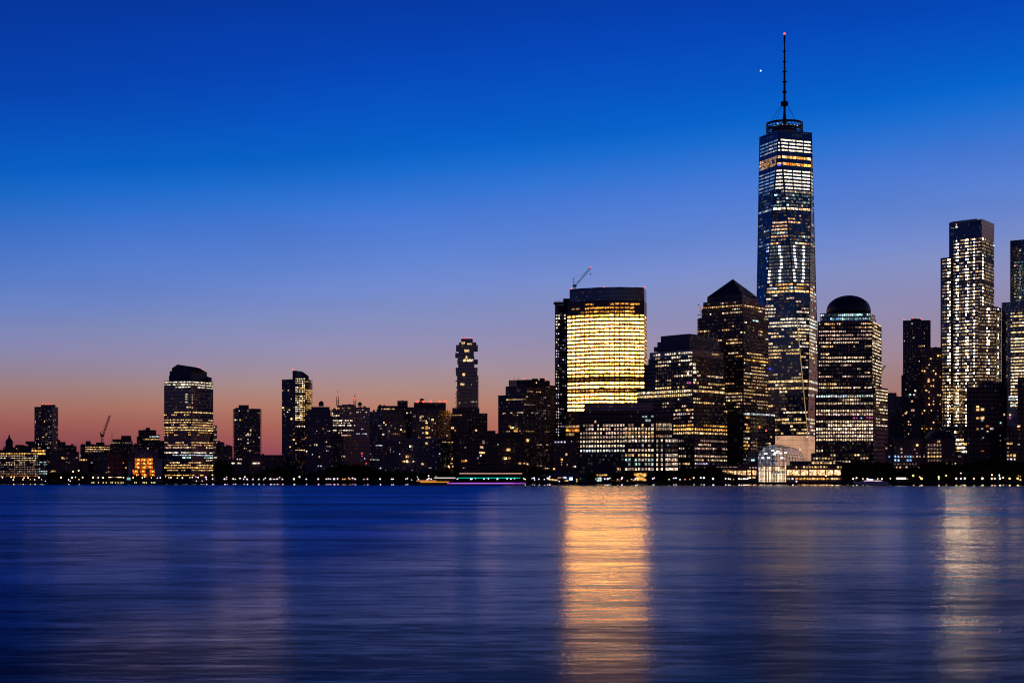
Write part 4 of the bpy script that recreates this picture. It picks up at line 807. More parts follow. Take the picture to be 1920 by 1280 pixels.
b.wl([(1833, 762.6, 5, 3.6, 'Y', 1.3), (1833, 768.2, 5.4, 3, 'W', 1.4), (1842, 767.4, 6.4, 4.4, 'W', 1.5), (1842, 783, 6.6, 4.6, 'W', 1.5), (1833, 783.3, 5.6, 3.2, 'Y', 1.3), (1851.5, 798.4, 6, 2.8, 'O', .9), (1859.5, 803.2, 6, 3.6, 'X', 1.2), (1832.6, 804, 3.4, 3, 'W', 1.1), (1841.5, 788, 4, 2.6, 'T', .5), (1841.5, 803.5, 4, 2.6, 'C', .5), (1851.5, 808.4, 3, 2, 'X', .9), (1843.5, 819.8, 2.4, 2, 'T', .9), (1876, 792.4, 2.6, 3, 'T', .9), (1882.6, 777, 3, 4, 'P', .7), (1842, 845, 6, 1.6, 'O', .3)], -.7); b.done()
b = B('edge_apartment_tower', 'dark apartment tower cut by the right edge, yellow windows near its foot', 1925, 118, 'black')
b.t([(1908.5, 2), (1960, 0)], 706, depth=26); b.t([(1886, 4), (1908.5, 2)], 800, depth=22)
b.w([(1909, 2), (1950, 0)], 710, 888, 38, 12, .015, 'WP', .7, dim=.08, off=.4)
b.wl([(1910, 799, 6, 3.6, 'W', 1.1), (1910, 805, 5, 2, 'O', .4), (1890, 831, 5, 3.4, 'Y', 1.4), (1896.5, 831, 4.6, 3.4, 'Y', 1.3), (1890, 839, 3, 2.2, 'P', .4), (1890, 846.6, 3, 2.4, 'P', .5), (1910, 832.6, 4, 2.4, 'P', .7), (1889.8, 853.5, 4, 4, 'Y', 1.2), (1895.7, 853.4, 4, 4, 'Y', 1.2), (1902.2, 853.2, 4.6, 4.4, 'G', 1.5), (1890, 860.4, 3.4, 3, 'P', .7), (1895.7, 860.4, 4, 3, 'V', 1.2), (1902.3, 860.4, 3, 3.4, 'P', .8)], -1); b.done()
# ------------------------------------------------------------------ low waterfront buildings
b = B('restaurant_pavilion', 'low brown restaurant building left of the glass vault, wide amber windows on its upper floor', 1390, 26, 'stone')
b.t([(1352, 3), (1421, 0)], 872); b.t([(1404, -1), (1421, -1)], 866, depth=12, part='wing', m='black')
b.wl([(1358, 884, 6, 5, 'W', 1.3), (1364.8, 884.4, 6, 6, 'W', 1), (1371.6, 885, 6, 6.4, 'Y', 1), (1378.4, 885.4, 6, 7, 'N', 1), (1385.4, 886, 7, 8, 'W', 1.3), (1394, 886.4, 9, 8.6, 'W', 1.5)], 1, .25)
b.wl([(1404.6, 885.6, 6.6, 8.4, 'W', 1.4), (1414.6, 885.6, 6.8, 8.4, 'W', 1.5), (1404, 895, 6, 4, 'N', 1), (1413, 894.6, 7, 3, 'W', 1), (1406.6, 876.5, 2.4, 2.4, 'P', .9), (1411.4, 876.5, 2.4, 2.4, 'P', .8), (1416.6, 876.4, 2.6, 2.6, 'P', 1)], -1.1, .25)
b.w([(1342, 3.1), (1384, 1)], 873.5, 877, 1, 17, .7, 'P', .35, run=1.5); b.done()
b = B('restaurant_row', 'long low restaurant building right of the glass vault with seven large amber windows', 1525, 26, 'stone')
b.t([(1474, 0), (1580, -2)], 872.5); b.t([(1481, 6), (1578, 5)], 864, part='upper_floor', depth=16)
b.wl([(x, 885.3, w_, 9.6, 'W', 1.7) for x, w_ in ((1479.8, 8.6), (1492.6, 13), (1508.2, 13.4), (1524, 13.6), (1539.8, 13.6), (1555.4, 13.4), (1570, 12))], -2.1)
b.wl([(x, 883.6, 3, 3.4, 'X', 1.8) for x in (1482, 1493, 1496, 1507, 1512, 1522, 1527, 1538, 1543, 1553, 1559, 1568, 1572)], -2.4)
b.wl([(x, 875.3, 3.4, 3, 'Y', RB.uniform(.6, 1.4)) for x in (1507.5, 1512.6, 1518, 1523.6, 1529, 1534, 1539, 1544.6, 1549.6, 1571, 1576.5, 1492.6)], -2.2)
b.wl([(x, 867.6, 3.6, 3, 'Y', RB.uniform(.6, 1.4)) for x in (1524, 1529, 1534, 1540, 1546, 1551.5, 1557, 1564)], 4.6)
b.wl([(x, 897.2, w_, 3, c, RB.uniform(.7, 1.6)) for x, w_, c in ((1478, 5, 'Y'), (1486, 4, 'T'), (1494, 5, 'O'), (1501, 4, 'Y'), (1508, 7, 'G'), (1516, 7, 'G'), (1524, 6, 'Y'), (1531, 7, 'G'), (1539, 7, 'G'), (1545, 4, 'G'), (1552, 6, 'G'), (1560, 5, 'Y'), (1565, 4, 'W'), (1571, 9, 'W'))], -2.2)
b.done()
b = B('lit_shop_row', 'row of low gold and white lit shopfronts at the foot of the wide waterfront office', 1165, 30, 'black')
b.t([(1108, 0), (1222, 0)], 884.5)
b.wl([(1122, 898, 11, 7, 'T', 1.2), (1117, 895, 2.4, 8, 'X', 1.7), (1124, 898, 3, 6, 'X', 1.6), (1119.5, 890, 5, 2.4, 'G', 1), (1127, 890.3, 6, 2.6, 'G', .9), (1135, 890, 7, 2.4, 'W', .8), (1170, 888, 3, 2, 'G', 1), (1178, 887.6, 4, 2, 'G', .9), (1200.5, 889.4, 24, 5.6, 'G', 1.2), (1202, 897, 14, 7, 'G', .9), (1190, 899, 8, 4, 'W', .6), (1212, 888, 6, 2.4, 'W', .8), (1176, 900, 12, 3, 'W', .5), (1160, 900, 9, 3, 'G', .4), (1146, 899, 8, 3, 'W', .4), (1208, 899, 8, 4, 'G', .9)], -.1, .25)
b.done()
b = B('lit_kiosk', 'small amber-lit kiosk on the promenade cut by the right edge', 1918, 22, 'stone')
b.t([(1907, 0), (1940, 0)], 888.4, depth=8); b.wl([(1914, 891.6, 10, 4, 'G', 1.8), (1926, 891.6, 10, 4, 'G', 1.8), (1918, 898.6, 6, 2.6, 'O', 1.4), (1913, 899, 3, 2.6, 'Y', 1)], -.1, .25); b.done()

def station(px, d): Y = SH(px) + d; return X(px, Y), Y, Y / F
def canopy(name, label, p0, p1, top, d, m, strip, roofm='gray', lo=None):
    x0, Y, k = station((p0 + p1) / 2, d); r = root(name, (x0, Y, GZ), label, 'canopy'); o = Vector(r.location)
    a, c = X(p0, Y), X(p1, Y); zt = Z(top, Y)
    mb = MB(); n = max(3, int((c - a) / 5))
    for i in range(n + 1): 
        x = a + (c - a) * i / n
        for y in (Y, Y + 5): mb.bar((x, y, GZ), (x, y, zt), .12)
    mb.build('post', M['gray'], r, o)
    mb = MB(); mb.box(a - .6, c + .6, Y - .6, Y + 5.6, zt, zt + .5); mb.build('roof', M[roofm], r, o)
    mb = MB()
    for i in range(n * 2): 
        x = a + (c - a) * (i + .5) / (n * 2); mb.box(x - (c - a) / n / 4.4, x + (c - a) / n / 4.4, Y - .3, Y + .1, zt - (lo or .9), zt - .12)
    mb.build('light_strip', m, r, o)
canopy('lit_canopy', 'open promenade canopy edged with orange lights in front of the red brick warehouse', 203, 236, 893.4, 16, emis('canopy orange lamp', (1, .6, .25), 2.2, var=.6, scale=.5), 1)
canopy('lit_canopy', 'small teal-lit glass shelter beside the orange-edged promenade canopy', 238, 246, 894.5, 15, emis('shelter teal lamp', (.5, 1, .85), .5, var=.5), 1, lo=2.6)
canopy('lit_canopy', 'open promenade canopy with a dazzling white light strip below the blue windows', 1681, 1705, 894.8, 18, emis('canopy white lamp', (1, .85, .6), 4, var=.3, scale=.4), 1, lo=1.4)
# tent
x0, Y, k = station(1055, 24); r = root('event_tent', (x0, Y, GZ), 'dark blue peaked event tent with glowing blue screens under it, left of the lit shopfronts', 'tent'); o = Vector(r.location)
mb = MB()
for p0, p1, pk, yt in ((1027, 1062, 1046, 881.5), (1060, 1088, 1070, 885), (1010, 1030, 1022, 888)):
    a, c, q = X(p0, Y), X(p1, Y), X(pk, Y); ze, zp = Z(893, Y), Z(yt, Y); E = [(a, Y), (c, Y), (c, Y + 14), (a, Y + 14)]
    for i in range(4): mb.face([(*E[i], ze), (*E[(i + 1) % 4], ze), (q, Y + 7, zp)])
mb.build('tent_roof', plain('navy tent canvas', (.04, .05, .14), .7), r, o)
mb = MB()
for i in range(9):
    x = X(1012 + i * 9, Y); mb.bar((x, Y + .2, GZ), (x, Y + .2, Z(893, Y)), .14)
mb.build('tent_pole', M['gray'], r, o)
for px_, py_, w_, h_, c_, s_ in ((1058.6, 895, 7, 3.4, 'V', 1.4), (1070.4, 897, 6.4, 5, 'B', 2.6), (1036, 899, 8, 3, 'Y', 1), (1043, 899.5, 5, 3, 'X', .9), (1029, 896, 5, 3, 'P', 1.1), (1048.8, 895, 6, 2.4, 'W', .9), (1062, 900.5, 8, 3.4, 'Y', .5), (1081.5, 900, 2.4, 6, 'Y', 1.2)):
    Y2 = Y + 1; kk = Y2 / F; mb = MB(); z1 = Z(py_ - h_ / 2, Y2); z0 = max(GZ + .1, Z(py_ + h_ / 2, Y2)); xa, xb = X(px_ - w_ / 2, Y2), X(px_ + w_ / 2, Y2)
    mb.face([(xa, Y2, z0), (xb, Y2, z0), (xb, Y2, z1), (xa, Y2, z1)], glow=tuple(v * s_ for v in CC[c_])); mb.build('screen' if c_ in 'BV' else 'lit_panel', GLOW, r, o)

# glass vault (winter garden)
x0, Y, k = station(1448, 34); r = root('glass_atrium', (x0, Y, GZ), 'glowing vaulted glass atrium on the waterfront below the spired skyscraper', 'atrium'); o = Vector(r.location)
def vglass(name, gu, gv, lw, em):
    m, nt, out = mat(name)
    uv = nd(nt, 'ShaderNodeUVMap'); sp = nd(nt, 'ShaderNodeSeparateXYZ', {0: uv.outputs[0]})
    a = mth(nt, 'LESS_THAN', mth(nt, 'FRACT', mth(nt, 'DIVIDE', sp.outputs[0], gu)), lw); c = mth(nt, 'LESS_THAN', mth(nt, 'FRACT', mth(nt, 'DIVIDE', sp.outputs[1], gv)), lw * .8)
    ln = mth(nt, 'MAXIMUM', a, c); tc = nd(nt, 'ShaderNodeTexCoord')
    nz = nd(nt, 'ShaderNodeTexNoise', {'Vector': tc.outputs['Object'], 'Scale': .35, 'Detail': 6.0, 'Roughness': .75}); st = nd(nt, 'ShaderNodeMapRange', {'Value': nz.outputs[0], 'From Min': .5, 'From Max': .8, 'To Min': em * .1, 'To Max': em * 4.0})  # bright speckles on the glass are highlights painted as glow
    tr = nd(nt, 'ShaderNodeBsdfTransparent'); gl = nd(nt, 'ShaderNodeBsdfGlossy', {'Roughness': .15, 'Color': (.8, .85, 1, 1)}); e = nd(nt, 'ShaderNodeEmission', {'Color': (.72, .74, .85, 1), 'Strength': st.outputs[0]})
    m1 = nd(nt, 'ShaderNodeMixShader', {0: .18, 1: tr.outputs[0], 2: gl.outputs[0]}); ad = nd(nt, 'ShaderNodeAddShader', {0: m1.outputs[0], 1: e.outputs[0]})
    df = nd(nt, 'ShaderNodeBsdfDiffuse', {'Color': (.05, .05, .055, 1)}); m2 = nd(nt, 'ShaderNodeMixShader', {0: ln, 1: ad.outputs[0], 2: df.outputs[0]}); nt.links.new(m2.outputs[0], out.inputs[0])
    m.cycles.emission_sampling = 'NONE'; return m
VG = vglass('vault glass', 3.2, 3.4, .14, .18); R0 = 27 * k; zs = Z(861, Y)
DX, DY = X(1482, Y + 58) - x0, 58.0
def arc(t, s, e=0.0):                       # t 0..1 from left foot over the crown to right foot, s 0..1 along the vault
    rr = R0 * (1 - .06 * s) + e; cx_, cy_ = x0 + DX * s, Y + DY * s
    L0 = zs - GZ; tot = 2 * L0 + math.pi * R0; q = t * tot
    if q < L0: return (cx_ - rr, cy_, GZ + q)
    if q > tot - L0: return (cx_ + rr, cy_, GZ + tot - q)
    a = math.pi - (q - L0) / R0; return (cx_ + rr * math.cos(a), cy_, zs + rr * math.sin(a) * 1.02 * (1 - .05 * s))
NA = 40; mb = MB()
for j in range(12):
    for i in range(NA):
        t0, t1, s0, s1 = i / NA, (i + 1) / NA, j / 12, (j + 1) / 12; q = 2 * 22 + math.pi * R0
        mb.face([arc(t0, s0), arc(t1, s0), arc(t1, s1), arc(t0, s1)], [(s0 * 60, t0 * q), (s0 * 60, t1 * q), (s1 * 60, t1 * q), (s1 * 60, t0 * q)])
mb.build('vault_glass', VG, r, o)
for s in [i / 6 for i in range(7)]:
    mb = MB()
    for i in range(NA): mb.bar(arc(i / NA, s, .25), arc((i + 1) / NA, s, .25), .22)
    mb.build('vault_rib', M['steel'], r, o)
mb = MB()
for i in range(NA // 2):
    a, c, d, e = arc(i / NA, 0), arc((i + 1) / NA, 0), arc(1 - (i + 1) / NA, 0), arc(1 - i / NA, 0)
    mb.face([a, e, d, c], [(p[0] - x0, p[2]) for p in (a, e, d, c)])
mb.build('front_glass', vglass('atrium front glass', 3.2, 4.2, .12, .26), r, o)
WG = emis('atrium warm column light', (1, .72, .42), 1.7, var=.45, scale=.35)
for i, (p, y1, wd) in enumerate(((1424.6, 876, 1.6), (1428.5, 878, 2), (1433.5, 874, 3), (1439, 880, 1.6), (1444, 875, 3.2), (1449, 884, 2.4), (1455.5, 875, 2.2), (1460, 875, 3.4), (1464.5, 880, 2.4), (1469, 878, 2), (1473, 872, 1.6))):
    mb = MB(); Y2 = Y + 6; mb.box(X(p - wd / 2, Y2), X(p + wd / 2, Y2), Y2, Y2 + 1, GZ + .3, Z(y1, Y2)); mb.build('lit_column', WG, r, o)
mb = MB(); Y2 = Y + 12; mb.face([(X(1423, Y2), Y2, GZ), (X(1474, Y2), Y2, GZ), (X(1474, Y2), Y2, Z(874, Y2)), (X(1423, Y2), Y2, Z(874, Y2))]); mb.build('lit_back_wall', emis('atrium back wall', (1, .5, .16), .38, var=.8, scale=.25), r, o)  # wall glows by itself, standing in for the hall's lamplight
mb = MB()
for p, y in ((1449, 844), (1455, 848), (1459, 846), (1463, 849), (1452, 851), (1436, 850), (1473, 848), (1441, 858), (1430, 858), (1466, 858)): 
    Y2 = Y + 5; mb.box(X(p - 2.6, Y2), X(p + 2.6, Y2), Y2, Y2 + .6, Z(y + 1.1, Y2), Z(y - 1.1, Y2))
mb.build('ceiling_lamp', emis('atrium ceiling lamp', (.9, .93, 1), 4.0), r, o)
LEAF = plain('lit palm leaves', (.10, .16, .04), .6)
for p in (1450, 1456, 1463, 1469):
    mb = MB(); xx, Y2 = X(p, Y + 3), Y + 3; mb.bar((xx, Y2, GZ), (xx, Y2, Z(886, Y2)), .2)
    for i in range(26):
        a = rnd.uniform(0, 6.28); l = rnd.uniform(1.5, 3); e = Vector((xx, Y2, Z(886, Y2))); t = e + Vector((math.cos(a) * l, math.sin(a) * l * .6, rnd.uniform(-.6, 1.6))); w = Vector((0, .2, .4)); mb.face([e - w, t - w * .3, t + w * .3, e + w])
    tp = mb.build('palm_tree', LEAF, None, (xx, Y2, GZ)); tag(tp, ['palm tree inside the glass atrium, nearest its centre', 'palm tree inside the glass atrium, second from its centre', 'palm tree inside the glass atrium, third from its centre', 'palm tree inside the glass atrium, closest to its right wall'][(1450, 1456, 1463, 1469).index(p)], 'tree', 'palm trees in the atrium')

# ------------------------------------------------------------------ rooftop things
def tank(px, top, bot, rp, Bpx, d, label):
    Y = SH(Bpx) + d; k = Y / F; x = X(px, Y); zb = Z(bot, Y); r = root('water_tank', (x, Y, zb), label, 'water tank', 'rooftop water tanks'); o = Vector(r.location)
    R_, zt = rp * k, Z(top, Y); zl = zb + (zt - zb) * .3
    mb = MB(); mb.lathe((x, Y, zl), [(0, 0), (R_, 0), (R_, (zt - zl) * .68)], 18); mb.build('barrel', M['wood'], r, o)
    mb = MB(); mb.lathe((x, Y, zl + (zt - zl) * .66), [(R_ * 1.08, 0), (0, (zt - zl) * .36)], 18); mb.build('cone_roof', M['copper'], r, o)
    for i in range(4):
        a = i * math.pi / 2 + .6; mb = MB(); mb.bar((x + R_ * .85 * math.cos(a), Y + R_ * .85 * math.sin(a), zb), (x + R_ * .85 * math.cos(a), Y + R_ * .85 * math.sin(a), zl), .2); mb.build('leg', M['steel'], r, o)
tank(602.3, 751, 765.5, 4.6, 600, 90, 'round rooftop water tank beside the curved residential tower, tallest and leftmost of the four')
tank(674.8, 753, 764, 3.6, 650, 145, 'round rooftop water tank just right of the second radio mast')
tank(791.3, 746.5, 753.5, 4.4, 800, 84, 'squat rooftop water tank among the red lights of the art deco block')
tank(50.5, 826.5, 834, 2.6, 30, 150, 'tiny rooftop water tank between the cupola and the slab residential tower')
def mast(px, top, bot, label):
    Y = SH(650) + 150; x = X(px, Y); zb, zt = Z(bot, Y), Z(top, Y); r = root('radio_mast', (x, Y, zb), label, 'radio mast', 'radio masts'); o = Vector(r.location); h = zt - zb
    mb = MB(); mb.truss((x, Y, zb), (x, Y, zb + h * .55), 1.1, .28, 6); mb.build('lattice', plain('faded red mast paint', (.10, .035, .03)) if px < 640 else bpy.data.materials['faded red mast paint'], r, o)
    mb = MB(); mb.bar((x, Y, zb + h * .55), (x, Y, zb + h * .8), .5, 6); mb.bar((x, Y, zb + h * .8), (x, Y, zt), .2, 5); mb.build('antenna', M['steel'], r, o)
    for f in (.45, .62, .75 if px < 640 else .5):
        c = bpy.data.objects.new('beacon_light', ball('beacon0.60', .6, M['red'])); COL.objects.link(c); c.parent = r; c.location = (0, -1.4, h * f)
mast(633.2, 731, 760, 'taller left radio mast with red lights on the blocky office roof'); mast(665.4, 737, 760, 'shorter right radio mast with red lights on the blocky office roof')
def crane(label, px, Y, base, top, tip, aframe, hook=None, w=.9, red=True, counter=None):
    x = X(px, Y); zb, zt = Z(base, Y), Z(top, Y); r = root('tower_crane', (x, Y, zb), label, 'crane', 'tower cranes'); o = Vector(r.location); P = lambda q: (X(q[0], Y), Y, Z(q[1], Y))
    mb = MB(); mb.truss((x, Y, zb), (x, Y, zt), w, .16 * w / .9, 4 if base - top < 20 else 10); mb.build('mast', M['steel'], r, o)
    mb = MB(); mb.box(x - w * 1.9, x + w * 2.2, Y - w, Y + w, zt, zt + w * 2); mb.build('cab', M['steel'], r, o)
    s = (x + w, Y, zt + w * 1.5); mb = MB(); mb.truss(s, P(tip), w * .75, .17 * w / .9, 14); mb.build('jib', M['steel'], r, o)
    mb = MB(); mb.truss((x - w, Y, zt + w), P(aframe), w * .6, .16 * w / .9, 5); mb.build('a_frame', M['steel'], r, o)
    mb = MB(); t = Vector(s).lerp(Vector(P(tip)), .8); mb.bar(P(aframe), t, .1); 
    if hook: mb.bar(P(tip), P(hook), .07)
    mb.build('cable', M['steel'], r, o)
    if hook: mb = MB(); h = P(hook); mb.box(h[0] - .5, h[0] + .5, Y - .4, Y + .4, h[2] - 1.2, h[2]); mb.build('hook_block', M['steel'], r, o)
    if red:
        c = bpy.data.objects.new('beacon_light', ball('beacon0.60', .6, M['red'])); COL.objects.link(c); c.parent = r; c.location = Vector(P(tip)) + Vector((0, 0, .6)) - o
crane('luffing crane with a steep jib on the far left rooftops', 191.6, SH(195) + 165, 830, 818, (206, 778.5), (188, 810), None, 1.0, False)
crane('luffing crane with a red tip light on the golden tower roof', 1077.2, SH(1130) + 248, 541, 537.5, (1107, 502.5), (1075.3, 521), (1107, 513), 1.0)
crane('small distant crane peeking out just right of the domed office tower', 1650.5, SH(1660) + 300, 860, 699, (1660, 684.5), (1649.5, 690), None, .8, False)
Y = SH(1436) + 14; x = X(1436.4, Y); r = root('flagpole', (x, Y, GZ), 'tall thin mast with a single red light in front of the glass atrium', 'flagpole'); mb = MB(); mb.lathe((0, 0, 0), [(.28, 0), (.12, Z(808, Y) - GZ), (0, Z(808, Y) - GZ)], 8); mb.build('pole', M['steel'], r)
c = bpy.data.objects.new('beacon_light', ball('beacon0.75', .75, M['red'])); COL.objects.link(c); c.parent = r; c.location = (0, 0, Z(807, Y) - GZ)
# planet
Yp = 24000.0; o = bpy.data.objects.new('bright_planet', ball('planet disc', 11.0, emis('planet light', (1, .9, .82), 2.2), 3)); COL.objects.link(o); o.location = (X(1426.3, Yp), Yp, Z(133, Yp)); tag(o, 'tiny bright white planet in the blue sky left of the tall spire', 'planet')

# ------------------------------------------------------------------ boats
TRAIL = {}  # glowing bars in place of the moving boat's light trails
def strip(r, o, name, p0, p1, py, Y, hpx, rgb, s, fade=None):
    m = TRAIL.setdefault(name + str(rgb), emis('led ' + str(len(TRAIL)), rgb, s, var=.12, scale=.05)); mb = MB(); h = hpx * Y / F / 2; z = Z(py, Y); mb.box(X(p0, Y), X(p1, Y), Y - .12, Y + .12, z - h, z + h); mb.build(name, m, r, o)
Y = SH(885) - 45; k = Y / F; x0 = X(885, Y); r = root('passenger_boat', (x0, Y, 0), 'long low passenger boat edged in orange, green, pink and purple light strips', 'boat'); o = Vector(r.location)
hl = [(782, .0), (800, 3.2), (830, 4.8), (960, 4.8), (978, 3.6), (984, 2.2)]
mb = MB(); pts = [(X(p, Y), Y - w) for p, w in hl] + [(X(p, Y), Y + w) for p, w in hl[::-1][:-1]]; zt = [Z(903.4, Y)] * len(pts); mb.prism(pts, -.3, Z(904, Y)); mb.build('hull', M['hull'], r, o)
mb = MB(); mb.prism([(X(p, Y), Y + q) for p, q in ((814, -3.6), (980, -3.6), (980, 3.6), (814, 3.6))], Z(904, Y), Z(903, Y)); mb.prism([(X(p, Y), Y + q) for p, q in ((856, -3.2), (979, -3.2), (979, 3.2), (856, 3.2))], Z(889.4, Y), Z(888.2, Y), True)
mb.build('deck', M['hull'], r, o)
mb = MB()
for i in range(19):
    for q in (-3.3, 3.3): xx = X(858 + i * 6.6, Y); mb.bar((xx, Y + q, Z(903, Y)), (xx, Y + q, Z(889, Y)), .09)
for q in (-3.3, 3.3): mb.bar((X(816, Y), Y + q, Z(899.5, Y)), (X(979, Y), Y + q, Z(899.5, Y)), .07)
for i in range(6): xx = X(816 + i * 7.4, Y); mb.bar((xx, Y - 3.3, Z(903, Y)), (xx, Y - 3.3, Z(895, Y)), .09)
mb.build('stanchion', M['steel'], r, o)
mb = MB(); mb.prism([(X(p, Y), Y + q) for p, q in ((814, -3.4), (855, -3.4), (855, 3.4), (814, 3.4))], Z(895.6, Y), Z(894.8, Y), True); mb.prism([(X(p, Y), Y + q) for p, q in ((818, -2.4), (850, -2.4), (850, 2.4), (818, 2.4))], Z(903, Y), Z(895.6, Y)); mb.build('wheelhouse', facade('boat cabin', (.03, .04, .06), (.03, .06, .08), 1.5, 1.6, .8, .6), r, o)
strip(r, o, 'white_light_trail', 814, 854, 895.3, Y - 3.6, 1.0, (1, .85, .72), 1.7)
strip(r, o, 'pink_light_trail', 861, 979, 887.3, Y - 3.4, 1.1, (1, .52, .36), 1.1)
strip(r, o, 'green_light_trail', 858, 975.5, 895.6, Y - 3.5, 1.5, (0, .55, .38), 1.0)
strip(r, o, 'orange_light_trail', 781, 818, 900.8, Y - 3.9, 1.3, (1, .42, .14), 1.0); strip(r, o, 'orange_light_trail', 788, 842, 903.2, Y - 4.95, 2.0, (1, .36, .03), .75)
strip(r, o, 'purple_light_trail', 838, 986, 905.6, Y - 4.98, 2.6, (.36, .07, .6), .75)
strip(r, o, 'magenta_light_trail', 846, 964, 905.6, Y - 5.2, 1.0, (.62, .2, .9), .9)
# yacht
Y = SH(1635) - 32; k = Y / F; x0 = X(1633, Y); r = root('motor_yacht', (x0, Y, 0), 'sleek white motor yacht moored by the promenade at lower right', 'boat'); o = Vector(r.location)
mb = MB(); P = [(1600, 903.4), (1603, 901.9), (1664, 902.6), (1665, 908.6), (1606, 908.6)]; P = [(X(a, Y), max(-.3, Z(c, Y))) for a, c in P]; n = len(P)
def ext(mb, P, y0, y1):
    a = sum(P[i][0] * P[(i + 1) % len(P)][1] - P[(i + 1) % len(P)][0] * P[i][1] for i in range(len(P)))
    if a < 0: P = P[::-1]
    mb.face([(x, y0, z) for x, z in P]); mb.face([(x, y1, z) for x, z in P[::-1]])
    for i in range(len(P)): (a, c), (d, e) = P[i], P[(i + 1) % len(P)]; mb.face([(a, y0, c), (a, y1, c), (d, y1, e), (d, y0, e)])
ext(mb, P, Y - 2.2, Y + 2.2); mb.build('hull', M['white'], r, o)
mb = MB(); ext(mb, [(X(a, Y), Z(c, Y)) for a, c in ((1613, 902), (1622, 899.6), (1655, 899.6), (1658, 902.4))], Y - 1.8, Y + 1.8); mb.build('cabin', M['white'], r, o)
mb = MB(); ext(mb, [(X(a, Y), Z(c, Y)) for a, c in ((1624, 899.6), (1629, 897.6), (1646, 897.6), (1648, 899.6))], Y - 1.4, Y + 1.4); mb.build('flybridge', M['white'], r, o)
mb = MB(); Y2 = Y - 1.85; mb.face([(X(1619, Y2), Y2, Z(901.8, Y2)), (X(1654, Y2), Y2, Z(901.8, Y2)), (X(1652, Y2), Y2, Z(900.2, Y2)), (X(1623, Y2), Y2, Z(900.2, Y2))]); mb.build('cabin_window', emis('yacht cabin light', (1, .75, .8), .8, var=.6, scale=.4), r, o)
mb = MB(); Y2 = Y - 1.5; mb.box(X(1626, Y2), X(1637, Y2), Y2 - .1, Y2, Z(899.4, Y2), Z(898, Y2)); mb.build('deck_lamp', emis('yacht lamp', (.75, .8, 1), 2.5), r, o)
for px_, top, lab in ((1637, 868, 'moored sailboat with a bare mast behind the white motor yacht, leftmost of three'), (1648.5, 872, 'moored sailboat with a bare mast, middle one of three by the yacht'), (1661.5, 866, 'moored sailboat with a bare mast, rightmost of three by the yacht')):
    Y = SH(px_) - 26; x = X(px_, Y); r = root('sailboat', (x, Y, 0), lab, 'boat', 'sailboats by the yacht')
    mb = MB(); mb.prism([(-4.5, 0), (-2, -1.3), (3.6, -1.2), (4, 0), (3.6, 1.2), (-2, 1.3)], -.2, 1.1); mb.build('hull', M['white'], r)
    mb = MB(); mb.prism([(-1.6, -.8), (2, -.8), (2, .8), (-1.6, .8)], 1.1, 1.7); mb.build('cabin', M['gray'], r)
    mb = MB(); mb.bar((-.8, 0, 1.1), (-.8, 0, Z(top, Y)), .12, 6); mb.bar((-.8, 0, 2.4), (3.4, 0, 2.5), .1, 5); mb.build('mast', M['gray'], r)

